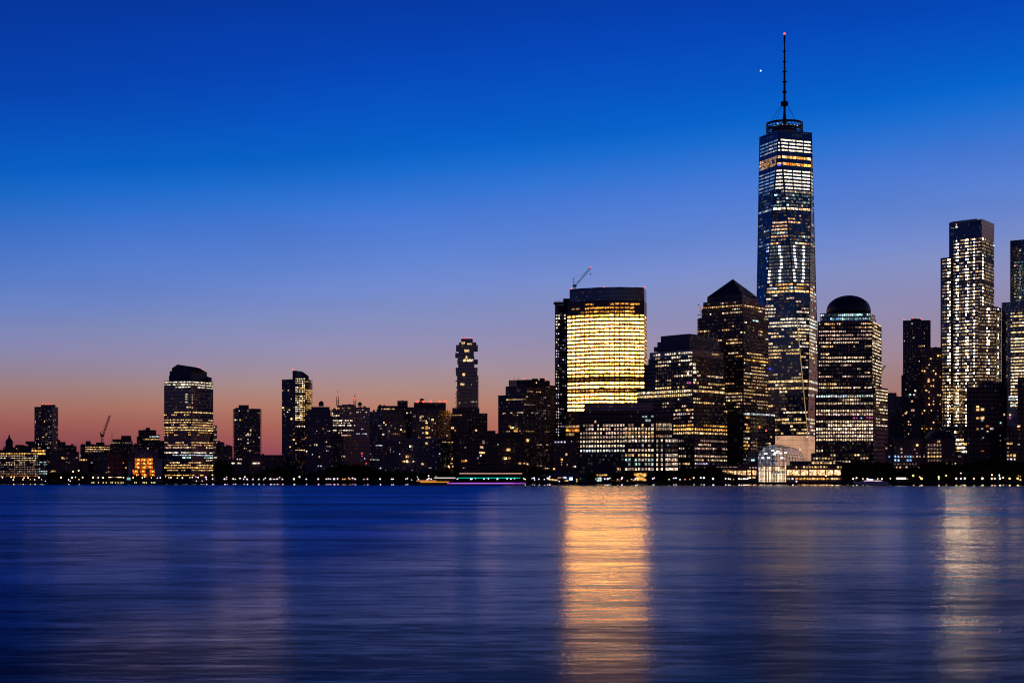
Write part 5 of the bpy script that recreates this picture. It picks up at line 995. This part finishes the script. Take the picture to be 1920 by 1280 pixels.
# ------------------------------------------------------------------ street lamps
LC = {'W': ((1, .68, .38), 'amber'), 'X': ((1, .88, .72), 'warm white'), 'V': ((.92, .72, 1), 'violet white'), 'C': ((.8, .88, 1), 'cool white'), 'T': ((.7, 1, .85), 'greenish white'), 'B': ((.45, .6, 1), 'blue'), 'O': ((1, .4, .12), 'orange'), 'R': ((1, .25, .2), 'red'), 'Y': ((1, .75, .3), 'yellow'), 'M': ((1, .6, .85), 'pink')}
LAMPS = '''4.4 894.5 W 1;21 894 W 1;26.5 894.5 W 1;45 895.2 W 1;52.5 895 W 1;73 894.5 W 1.3;25 899 Y 1;43 898.7 O .9;56.6 898.5 Y .5;65 898.7 W 1;78 898.6 X .7;85 901.2 X .7;114.5 894.6 W 1.3;128.5 898.8 X .8;131.6 901.3 X .6;135 894.7 W 1.2;141.6 894.4 T .7;148 898.5 Y .8;155 894.7 W 1.2;137 883.6 W 1;147.5 881.6 W 1;174.5 894.6 W 1.4;184 895 X .9;193 895 W 1.3;231.5 895 X .9;249.6 895 W 1;267 895 W 1;271.5 893.8 W .7;284 895.3 W 1;295 895.5 W .8;300.5 895 X .8;310.5 893 X .9;316.5 895 W .9;320.5 894.7 W 1;332.5 895.5 W .8;342 895.6 W 1.2;356 895 W .9;360.5 894.4 X 1;367.5 893.5 M .9;371.5 894.5 M 1;386 894.2 M 1;387 898 V .9;398.6 897.5 V 1.1;421 897.6 M 1.1;425 894 X .7;425.4 898 X .6;437 897.2 X .8;441.4 897.8 X .8;450 896.3 X .8;457 897.6 V .8;459.2 893.4 M .8;463.4 898 V .9;474 898 M 1;368 901 X .6;379 901 X .7;485.2 898 X .8;494.3 898.5 X .7;497.8 895.6 X .8;507 897.6 V 1.1;513.8 898 X .6;519.8 897.5 M 1;524.6 894.4 T .7;529.5 897.8 M .9;551.2 897.6 W 1.3;561.6 893.6 C 1.1;574.2 897.7 V 1;596.6 897.6 M 1;611.5 897.6 V .8;615.5 896.8 X .7;619.5 897.6 V .8;626.4 897.5 V 1.1;633 897 M .9;642.6 897.6 O .8;646.6 897.8 O .7;653.8 895.4 X .7;656 898 O .6;661 896 M 1;666 897.8 V .8;682.4 898 X .6;689 897.6 M 1;712.7 897.5 V 1.1;734 897.6 M .9;737 897.6 M .9;760.5 897.6 V .8;763.8 896.5 M .8;772 899 W .6;784.6 897.7 V .8;782.6 893.6 T .6;803.6 891.8 M 1.1;817.8 891.8 M 1;804 896.5 M 1;801 898.6 X .8;808.6 897.6 V .8;833.8 897.8 V .8;844.6 898 V .9;857.7 897.6 V 1;882.8 897.7 V 1;886 897.2 V .6;891.6 896.6 V .8;907.6 897.6 V .8;915.8 897.2 V .9;932.7 897.6 V 1.1;951 896.7 V 1;958 897.6 V 1;965 896.6 X .8;982 896.6 X .6;984.6 898.2 X .7;997.6 896.4 B .8;1001.5 895.7 V 1;1002.5 899.2 M .8;1010.4 897.7 T .6;1020.5 898.3 B .8;1026.3 896.2 X .9;1031 893 V .8;1030 898 X .9;1048.5 902.3 X .7;1134 897.3 V .8;1139.4 897.4 V 1;1143.6 895.8 T .6;1158 897.8 X .6;1165.5 897 M 1;1166.6 895 X .8;1184 897.8 X .5;1191.4 897.3 V 1;1194.6 895.5 W .9;1224 897 V 1;1226.6 895.3 V .9;1254.5 898.4 Y .8;1263 896 X .7;1267.4 895.6 V .9;1275 898.6 T .7;1284.3 898.3 R .8;1293.6 898.3 O .6;1300.8 895.4 X .9;1314 895 X .8;1319.6 895.3 V 1;1337 897 C 1.2;1360.5 896.6 X 1;1366 897 X 1;1369 897.6 X .8;1375.5 898.4 O .6;1385.5 897 X 1;1390 897.5 X .9;1394.5 897 X 1;1398.5 897.4 X .9;1402 896.8 X .9;1406.6 895.4 W .8;1426.5 897.3 R .9;1486 897 X .9;1493.4 902.3 M .9;1549 891.4 Y 1.2;1599.6 897.4 X 1;1606 895.6 W .9;1618 897 X .8;1626.5 897.4 X 1.1;1646 897.3 Y .9;1653.5 897.4 W 1;1669.5 896.6 W .9;1712.3 891.6 Y 1.2;1724.5 893.7 W .7;1727.8 896.7 Y 1.3;1760 893.6 W .9;1760.2 897 Y .9;1774 891.2 Y .9;1793 896.6 Y 1.2;1801.5 896.8 X .8;1801.6 886.7 X .6;1809 896.3 W 1.1;1826 896.8 W 1;1842 896.4 Y 1.2;1859.5 896.8 W 1;1860 889.8 W .8;1865.5 896.8 X .8;1874 890.5 T 1.3;1875 896.5 X 1;1881 895 Y .7;1887.5 889.5 T 1.1;1893 896.6 Y 1.1;1908 896.5 Y 1.1'''
MARKS = [(90, 'the yellow lit office'), (162, 'the low brick block'), (238, 'the red warehouse'), (306, 'the orange lit building'), (408, 'the crowned office tower'), (432, 'the small apartment block'), (530, 'the long brick building'), (590, 'the curved residential tower'), (622, 'the water tank building'), (700, 'the twin mast building'), (770, 'the pale ribbed building'), (852, 'the art deco block'), (912, 'the stacked box tower'), (990, 'the long unlit block'), (1036, 'the granite tower'), (1092, 'the blue tent'), (1230, 'the wide waterfront office'), (1300, 'the stair shouldered tower'), (1346, 'the dark tree clump'), (1422, 'the restaurant pavilion'), (1476, 'the glass atrium'), (1582, 'the long restaurant row'), (1672, 'the domed office tower'), (1735, 'the blue windowed block'), (1806, 'the shallow round roof'), (1888, 'the black apartment tower'), (2000, 'the right edge tower')]
def mark(px): return next(n for e, n in MARKS if px < e)
ORD = ['first', 'second', 'third', 'fourth', 'fifth', 'sixth', 'seventh', 'eighth', 'ninth', 'tenth', 'eleventh', 'twelfth', 'thirteenth', 'fourteenth', 'fifteenth']
POLE = MB(); POLE.lathe((0, 0, 0), [(.16, 0), (.16, .08), (.08, .1), (.06, 1)], 6); POLE = POLE.mesh('lamp pole', M['steel'])
lamps = sorted((tuple(q.split()) for q in LAMPS.split(';')), key=lambda q: float(q[0])); seen = {}
for a, y, c, s in lamps:
    px_, py_, s = float(a), float(y), float(s); key = (LC[c][1], mark(px_)); seen.setdefault(key, []).append(px_)
cnt = {}
LM = {c: emis('lamp glow ' + c, rgb, 4.0, 'FRONT') for c, (rgb, n) in LC.items()}
for a, y, c, s in lamps:
    px_, py_, s = float(a), float(y), float(s); key = (LC[c][1], mark(px_)); i = cnt.get(key, 0); cnt[key] = i + 1; n = len(seen[key])
    Y = SH(px_) + (9 if py_ > 893 else 15); x = X(px_, Y); zl = max(GZ + .8, Z(py_, Y))
    lab = '%s street lamp before %s' % (LC[c][1], mark(px_)) + ('' if n == 1 else ', %s such lamp from the left' % ORD[i])
    r = root('street_lamp', (x, Y, GZ), lab, 'street lamp', 'street lamps along the waterfront promenade')
    p = bpy.data.objects.new('pole', POLE); COL.objects.link(p); p.parent = r; p.scale = (1, 1, zl - GZ - .3)
    rr = round(.62 * s * rnd.uniform(.75, 1.1), 1); g = bpy.data.objects.new('lamp_globe', ball('globe %s %.2f' % (c, rr), rr, LM[c])); COL.objects.link(g); g.parent = r; g.location = (0, 0, zl - GZ)
# floating dock with little yellow lights
x0, Y, k = station(232, -24); r = root('floating_dock', (x0, Y, 0), 'long low floating dock by the left shore under the red brick warehouse', 'dock'); o = Vector(r.location)
mb = MB(); mb.box(X(160, Y), X(306, Y), Y - 2, Y + 2, .1, .9); mb.build('deck', M['wood'], r, o); mb = MB()
for i in range(20): xx = X(162 + i * 7.5, Y); mb.bar((xx, Y + 2.2, -.3), (xx, Y + 2.2, 2.4), .18, 6)
mb.build('piling', M['wood'], r, o)
DL = emis('dock lamp', (.9, .85, .3), 2.4); BD = MB(); BD.lathe((0, 0, 0), [(.14, 0), (.14, .9), (0, .95)], 6); BD = BD.mesh('bollard', M['steel'])
dx = (172.5, 176, 184.6, 193.5, 199.3, 208, 211, 216.5, 221.6, 227, 231, 252.6, 255.5, 268.4, 271.4, 274.6, 284.4, 287.4, 290.4)
for i, px_ in enumerate(dx):
    yy = Y - 1.2; e = root('dock_light', (X(px_, yy), yy, .9), 'small yellow bollard light on the floating dock, %s from the left' % (ORD + ['sixteenth', 'seventeenth', 'eighteenth', 'nineteenth'])[i], 'dock light', 'lights on the floating dock')
    q = bpy.data.objects.new('post', BD); COL.objects.link(q); q.parent = e; q = bpy.data.objects.new('lamp_globe', ball('dock globe', .5, DL, 1)); COL.objects.link(q); q.parent = e; q.location = (0, 0, 1.3)

# ------------------------------------------------------------------ trees
def leafmat():
    m, nt, out = mat('night foliage'); oi = nd(nt, 'ShaderNodeObjectInfo'); tc = nd(nt, 'ShaderNodeTexCoord'); nz = nd(nt, 'ShaderNodeTexNoise', {'Vector': tc.outputs['Object'], 'Scale': .5, 'Detail': 4.0})
    c = mixc(nt, nz.outputs[0], (.012, .02, .008), (.045, .06, .02)); c = mixc(nt, oi.outputs['Random'], c, (.03, .03, .012)); d = nd(nt, 'ShaderNodeBsdfDiffuse', {'Color': c}); nt.links.new(d.outputs[0], out.inputs[0]); return m
LFM = leafmat()
def crown_mesh(seed, sx, sz):
    R = random.Random(seed); mb = MB(); lobes = [(Vector((R.uniform(-.55, .55), R.uniform(-.55, .55), R.uniform(.3, .85))), R.uniform(.22, .4)) for _ in range(11)] + [(Vector((0, 0, .6)), .42)]
    for c, rad in lobes:
        for _ in range(75):
            v = Vector((R.gauss(0, 1), R.gauss(0, 1), R.gauss(0, 1))).normalized() * rad * R.uniform(.55, 1.08); p = c + v; p = Vector((p.x * sx, p.y * sx, p.z * sz)); t = Vector((R.gauss(0, 1), R.gauss(0, 1), R.gauss(0, 1))).normalized(); u = t.orthogonal().normalized(); s = R.uniform(.045, .09)
            mb.face([p - t * s - u * s * .6, p + t * s - u * s * .5, p + t * s * .8 + u * s * .7, p - t * s * .9 + u * s * .6])
    return mb.mesh('crown leaves', LFM)
CR = [crown_mesh(i, 1.0, 1.0) for i in range(5)] + [crown_mesh(9, .5, 1.05)]
def trunk_mesh(seed):
    R = random.Random(seed); mb = MB(); mb.lathe((0, 0, 0), [(.045, 0), (.03, .3), (.018, .75), (0, .8)], 7)
    for _ in range(6):
        z = R.uniform(.22, .55); a = R.uniform(0, 6.28); mb.bar((0, 0, z), (math.cos(a) * .35, math.sin(a) * .35, z + R.uniform(.15, .3)), .012, 4)
    return mb.mesh('trunk bark', M['bark'])
TK = [trunk_mesh(i) for i in range(3)]
TR = []
def trees(p0, p1, tops, step, d0=12, d1=40, jit=2.0, wide=1.0):
    n = max(1, int((p1 - p0) / step))
    for i in range(n):
        f = (i + .5) / n; j = f * (len(tops) - 1); a = int(j); t = tops[a] + (tops[min(a + 1, len(tops) - 1)] - tops[a]) * (j - a)
        TR.append((p0 + (p1 - p0) * f + rnd.uniform(-1, 1) * step * .25, t + rnd.uniform(-.4, 1) * jit, rnd.uniform(d0, d1), wide))
trees(88, 168, (886, 884, 888), 8); trees(168, 400, (890, 891), 17, 11, 16); trees(404, 434, (868, 866, 873), 7, 30, 45, 2, .7); trees(434, 492, (890, 888), 9)
trees(490, 562, (886, 878, 876.5, 877, 885), 7, 12, 42, 1); trees(563, 606, (887, 885), 8); trees(604, 704, (882, 875, 873, 874, 880), 8, 12, 42, 1); trees(700, 850, (882, 885, 883), 9); trees(850, 1012, (887, 885, 884), 9, 14, 44); trees(994, 1040, (880, 882), 9, 30, 44)
trees(1098, 1116, (886, 885), 8, 12, 22); trees(1140, 1188, (889, 887), 9, 12, 20); trees(1216, 1262, (884, 886), 8, 12, 24); trees(1262, 1306, (882, 880), 8, 14, 36); trees(1304, 1364, (882, 879, 877, 882), 8, 12, 30, 1); trees(1358, 1398, (884, 889, 892), 8, 10, 18, 1)
trees(1580, 1668, (872, 867, 870), 9, 30, 60); trees(1664, 1742, (884, 880, 872), 9, 14, 50); trees(1738, 1802, (870, 868, 876), 8, 14, 60); trees(1798, 1926, (874, 866, 864, 866, 870), 9, 14, 70)
TR.sort(); tseen = {}
for q in TR: tseen.setdefault(mark(q[0]), []).append(q)
tcnt = {}
ORDN = ORD + ['sixteenth', 'seventeenth', 'eighteenth', 'nineteenth', 'twentieth']
for px_, top, d, wide in TR:
    mk = mark(px_); i = tcnt.get(mk, 0); tcnt[mk] = i + 1; Y = SH(px_) + d; x = X(px_, Y); h = Z(top, Y) - GZ
    r = root('tree', (x, Y, GZ), 'dark leafy tree before %s, %s tree there from the left' % (mk, ORDN[i]), 'tree', 'dark trees along the waterfront'); r.rotation_euler = (0, 0, rnd.uniform(0, 6.28))
    w = max(4.2, h * .62) * (1 if wide == 1 else .7); c = bpy.data.objects.new('crown', CR[rnd.randrange(5)] if wide == 1 else CR[5]); COL.objects.link(c); c.parent = r; c.scale = (w, w, h)
    t = bpy.data.objects.new('trunk', rnd.choice(TK)); COL.objects.link(t); t.parent = r; t.scale = (h * .7, h * .7, h)

# ------------------------------------------------------------------ ground, water
SHP = [-6000, -600, 0, 480, 960, 1440, 1920, 2500]; shore = [(X(p, SH(p)), SH(p)) for p in SHP]; shore[0] = (-40000., shore[1][1] + 3000); shore[-1] = (40000., shore[-1][1] - 400)
shore = [shore[0]] + shore[1:]
def sheet(name, pts, z, m): mb = MB(); a = sum(pts[i][0] * pts[(i + 1) % len(pts)][1] - pts[(i + 1) % len(pts)][0] * pts[i][1] for i in range(len(pts))); mb.face([(x, y, z) for x, y in (pts if a > 0 else pts[::-1])]); return tag(mb.build(name, m), kind='structure')
back = [(x, y + 7.0) for x, y in shore]
sheet('ground', back + [(40000., 60000.), (-40000., 60000.)], GZ - .004, plain('city ground', (.04, .038, .036), .9, scale=.05))
mb = MB()
for (a, c), (d, e) in zip(list(zip(shore, back)), list(zip(shore, back))[1:]): mb.face([(*a, GZ), (*d, GZ), (*e, GZ), (*c, GZ)])
tag(mb.build('promenade', plain('promenade paving', (.10, .09, .08), .8, scale=.4)), kind='structure')
mb = MB()
for a, d in zip(shore, shore[1:]):
    mb.face([(*a, -1), (*d, -1), (*d, GZ), (*a, GZ)])
    n = .35; mb.face([(a[0], a[1] - n, GZ - .7), (d[0], d[1] - n, GZ - .7), (d[0], d[1] - n, GZ + .12), (a[0], a[1] - n, GZ + .12)]); mb.face([(a[0], a[1] - n, GZ + .12), (d[0], d[1] - n, GZ + .12), (d[0], d[1] + .4, GZ + .12), (a[0], a[1] + .4, GZ + .12)]); mb.face([(a[0], a[1], GZ - .7), (d[0], d[1], GZ - .7), (d[0], d[1] - n, GZ - .7), (a[0], a[1] - n, GZ - .7)])
tag(mb.build('seawall', plain('dark wet seawall stone', (.02, .019, .018), .8, scale=.5)), kind='structure')
mb = MB()
PR = [(-19.5, -.35), (-16.2, .0), (-13.4, .29), (-10.8, .60), (-8.4, .92), (-4, 1.0), (-.36, 1.05)]  # added reflector ramp, sloped to mirror the lamps along the waterline
for a, d in zip(shore, shore[1:]):
    for (y0, z0), (y1, z1) in zip(PR, PR[1:]): mb.face([(a[0], a[1] + y0, z0), (d[0], d[1] + y0, z0), (d[0], d[1] + y1, z1), (a[0], a[1] + y1, z1)])
m_, nt_, out_ = mat('lamp glint mirror'); p_ = nd(nt_, 'ShaderNodeBsdfPrincipled', {'Base Color': (.012, .012, .014, 1), 'Roughness': .05, 'IOR': 2.4}); nt_.links.new(p_.outputs[0], out_.inputs[0])
tag(mb.build('lamp_glint_ramp', m_), kind='structure')
def watermat():
    m, nt, out = mat('river water'); g = nd(nt, 'ShaderNodeNewGeometry')
    def mp(sx, sy, o=0.0): return nd(nt, 'ShaderNodeMapping', {'Vector': g.outputs['Position'], 'Scale': (sx, sy, 1), 'Location': (o, o * 1.7, 0)}).outputs[0]
    def nz(v, d=3.0, r=.55, w=0.0): return nd(nt, 'ShaderNodeTexNoise', {'Vector': v, 'Scale': 1.0, 'Detail': d, 'Roughness': r, 'Distortion': w}).outputs[0]
    def mr(v, a, b, c, d, sm=False): return nd(nt, 'ShaderNodeMapRange', {'Value': v, 'From Min': a, 'From Max': b, 'To Min': c, 'To Max': d}, interpolation_type='SMOOTHSTEP' if sm else 'LINEAR').outputs[0]
    mul = lambda a, b: mth(nt, 'MULTIPLY', a, b); add = lambda a, b: mth(nt, 'ADD', a, b)
    sx = nd(nt, 'ShaderNodeSeparateXYZ', {0: g.outputs['Position']}); ly = mth(nt, 'LOGARITHM', mth(nt, 'MAXIMUM', sx.outputs[1], 5.0), 2.718)
    ly = add(ly, mul(mth(nt, 'SUBTRACT', nz(mp(.02, .03), 4.0), .5), .9))
    d = mth(nt, 'DIVIDE', mth(nt, 'SUBTRACT', ly, 4.62), .36); slick = mth(nt, 'POWER', 2.718, mul(mul(d, d), -1.0))       # a calmer slick between ruffled water
    near = mr(ly, 3.3, 4.6, .9, 1.0, True)
    mid = nz(mp(.03, .14), 4.0); fine = nz(mp(.35, 1.1), 4.0, .6); tiny = nz(mp(6.0, 3.5), 2.0)
    rip = add(add(add(mul(nz(mp(.7, 1.9), 3.0, .6, .6), .30), mul(nz(mp(.2, .6, 3.1), 3.0, .6, .6), .30)), mul(nz(mp(.05, .17, 7.7), 3.0, .6, .5), .26)), mul(nz(mp(.008, .034, 1.3), 4.0, .6, .4), .55))
    rip = mth(nt, 'DIVIDE', rip, 1.41)
    fac = mul(mul(mul(mr(rip, .43, .57, .88, .22), near), mr(add(sx.outputs[0], mul(mth(nt, 'SUBTRACT', nz(mp(.012, .03, 5.0), 4.0, .6), .5), mr(sx.outputs[1], 30., 300., 7., 55.))), -13., 2.5, .05, 1.0, True)), add(mul(slick, .25), 1.0))
    fac = mth(nt, 'ADD', fac, mul(mul(slick, .035), mr(rip, .44, .56, 1.6, .3)), clamp=True)
    hgt = add(add(mul(mid, .16), mul(fine, .04)), mul(tiny, .013))
    bp = nd(nt, 'ShaderNodeBump', {'Strength': .5, 'Distance': 1.0, 'Height': hgt})
    fr = nd(nt, 'ShaderNodeFresnel', {'IOR': 1.36, 'Normal': bp.outputs[0]})
    dark = mul(mr(rip, .43, .57, 1.2, .34), mr(ly, 3.3, 4.8, .62, 1.0))  # reflections darkened by colour in ripple troughs and nearby water
    tint = mixc(nt, dark, (0, 0, 0), (0, .42, .95)); tn = nt.nodes[-1]; tn.clamp_factor = False  # blue put into the gloss colour so reflections turn deep blue
    body = nd(nt, 'ShaderNodeBsdfDiffuse', {'Color': (.0, .009, .055, 1)})
    rough = nd(nt, 'ShaderNodeBsdfGlossy', {'Color': tint, 'Roughness': .45, 'Normal': bp.outputs[0]}); smooth = nd(nt, 'ShaderNodeBsdfGlossy', {'Color': (.80, .80, .82, 1), 'Roughness': mr(rip, .4, .6, .15, .22), 'Normal': bp.outputs[0]})
    gl = nd(nt, 'ShaderNodeMixShader', {0: fac, 1: rough.outputs[0], 2: smooth.outputs[0]})
    p = nd(nt, 'ShaderNodeMixShader', {0: fr.outputs[0], 1: body.outputs[0], 2: gl.outputs[0]})
    nt.links.new(p.outputs[0], out.inputs[0]); return m
sheet('water', [(-40000., -400.), (40000., -400.), (40000., 6000.), (-40000., 6000.)], 0.0, watermat())

# ------------------------------------------------------------------ sky, light, camera
W = bpy.data.worlds.new('World'); SC.world = W; W.use_nodes = True; nt = W.node_tree
for n in list(nt.nodes): nt.nodes.remove(n)
out = nt.nodes.new('ShaderNodeOutputWorld'); tc = nd(nt, 'ShaderNodeTexCoord'); sp = nd(nt, 'ShaderNodeSeparateXYZ', {0: tc.outputs['Generated']})
lin = lambda c: tuple(((v / 255 + .055) / 1.055) ** 2.4 if v > 10 else v / 255 / 12.92 for v in c)
STOPS = [(0.0000, (124, 52, 80)), (0.0567, (134, 66, 83)), (0.1122, (156, 91, 87)), (0.1565, (166, 114, 105)), (0.1952, (160, 128, 131)), (0.2339, (152, 135, 157)), (0.2779, (144, 139, 178)), (0.3328, (131, 142, 192)), (0.3874, (114, 138, 204)), (0.4416, (97, 131, 207)), (0.4955, (82, 125, 210)), (0.5384, (68, 119, 210)), (0.5810, (48, 114, 209)), (0.6233, (24, 107, 206)), (0.6652, (2, 98, 202)), (0.7379, (0, 84, 194)), (0.8196, (0, 70, 183)), (0.8998, (0, 62, 173)), (0.9588, (0, 56, 163))]
az = mth(nt, 'DIVIDE', sp.outputs[0], mth(nt, 'MAXIMUM', mth(nt, 'ABSOLUTE', sp.outputs[1]), .3))
az = mth(nt, 'MINIMUM', mth(nt, 'MAXIMUM', az, -1.0), 1.0)
t0 = mth(nt, 'DIVIDE', mth(nt, 'MAXIMUM', sp.outputs[2], 0.0), .30)
sm = nd(nt, 'ShaderNodeMapRange', {'Value': t0, 'From Min': .1, 'From Max': .45}, interpolation_type='SMOOTHSTEP').outputs[0]
tt = mth(nt, 'SUBTRACT', t0, mth(nt, 'MULTIPLY', mth(nt, 'MULTIPLY', mth(nt, 'ADD', az, .087), .27), sm))
cr = nt.nodes.new('ShaderNodeValToRGB'); cr.color_ramp.interpolation = 'LINEAR'
el = cr.color_ramp.elements
while len(el) < len(STOPS): el.new(.5)
for e, (p, c) in zip(el, STOPS): e.position = p
for e, (p, c) in zip(el, STOPS): e.color = (*lin(c), 1)
nt.links.new(tt, cr.inputs[0])
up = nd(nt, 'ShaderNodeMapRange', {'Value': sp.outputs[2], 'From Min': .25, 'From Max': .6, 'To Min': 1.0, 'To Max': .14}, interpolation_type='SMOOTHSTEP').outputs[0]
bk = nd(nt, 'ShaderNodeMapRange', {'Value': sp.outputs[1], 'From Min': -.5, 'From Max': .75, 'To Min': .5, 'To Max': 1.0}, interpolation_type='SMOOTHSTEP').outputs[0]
sky = nd(nt, 'ShaderNodeTexSky', sky_type='NISHITA'); sky.sun_disc = False; sky.sun_elevation = math.radians(-3.0); sky.sun_rotation = math.radians(-12)
gw = mth(nt, 'POWER', 2.718, mth(nt, 'MULTIPLY', mth(nt, 'POWER', mth(nt, 'DIVIDE', mth(nt, 'ADD', az, .04), .2), 2.0), -1.0))
gh = nd(nt, 'ShaderNodeMapRange', {'Value': t0, 'From Min': .0, 'From Max': .36, 'To Min': 1.0, 'To Max': 0.0}, interpolation_type='SMOOTHSTEP').outputs[0]
col = mixc(nt, mth(nt, 'MULTIPLY', gw, gh), cr.outputs[0], (1.42, 1.45, 1.16), 'MULTIPLY')
sn = nd(nt, 'ShaderNodeTexNoise', {'Vector': nd(nt, 'ShaderNodeMapping', {'Vector': tc.outputs['Generated'], 'Scale': (5, 5, 26)}).outputs[0], 'Scale': 1.0, 'Detail': 4.0})
col = mixc(nt, 1.0, col, nd(nt, 'ShaderNodeMapRange', {'Value': sn.outputs[0], 'From Min': .3, 'From Max': .7, 'To Min': .955, 'To Max': 1.045}).outputs[0], 'MULTIPLY')
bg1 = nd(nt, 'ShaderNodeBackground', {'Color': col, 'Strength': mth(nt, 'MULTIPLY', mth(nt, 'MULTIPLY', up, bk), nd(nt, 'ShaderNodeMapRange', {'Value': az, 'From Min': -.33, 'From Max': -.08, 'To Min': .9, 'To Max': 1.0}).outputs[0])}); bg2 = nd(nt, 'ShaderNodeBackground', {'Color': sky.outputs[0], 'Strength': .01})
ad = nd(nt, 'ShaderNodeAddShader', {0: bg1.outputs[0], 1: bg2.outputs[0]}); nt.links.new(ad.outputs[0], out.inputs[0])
sun = bpy.data.lights.new('sun', 'SUN'); sun.energy = .04; sun.angle = math.radians(10); sun.color = (1, .6, .45); so = bpy.data.objects.new('sun', sun); COL.objects.link(so)
so.rotation_euler = Vector((math.sin(math.radians(12)), -math.cos(math.radians(12)), -.03)).to_track_quat('-Z', 'Y').to_euler()
cam = bpy.data.cameras.new('camera'); co = bpy.data.objects.new('camera', cam); COL.objects.link(co); SC.camera = co
co.location = (0, 0, H); co.rotation_euler = (math.radians(90), 0, 0); cam.sensor_width = 36; cam.lens = 36 * F / 1920; cam.shift_y = (HZ - 640) / 1920; cam.clip_start = .5; cam.clip_end = 100000
SC.view_settings.view_transform = 'Standard'; SC.view_settings.look = 'None'; SC.view_settings.exposure = 0; SC.view_settings.gamma = 1
SC.render.engine = 'CYCLES'; SC.cycles.use_denoising = True; SC.cycles.max_bounces = 5; SC.cycles.transparent_max_bounces = 8; SC.cycles.sample_clamp_indirect = 40; SC.cycles.use_adaptive_sampling = False; SC.cycles.filter_width = 1.1; SC.cycles.denoising_input_passes = 'RGB_ALBEDO'; SC.cycles.denoising_prefilter = 'ACCURATE'
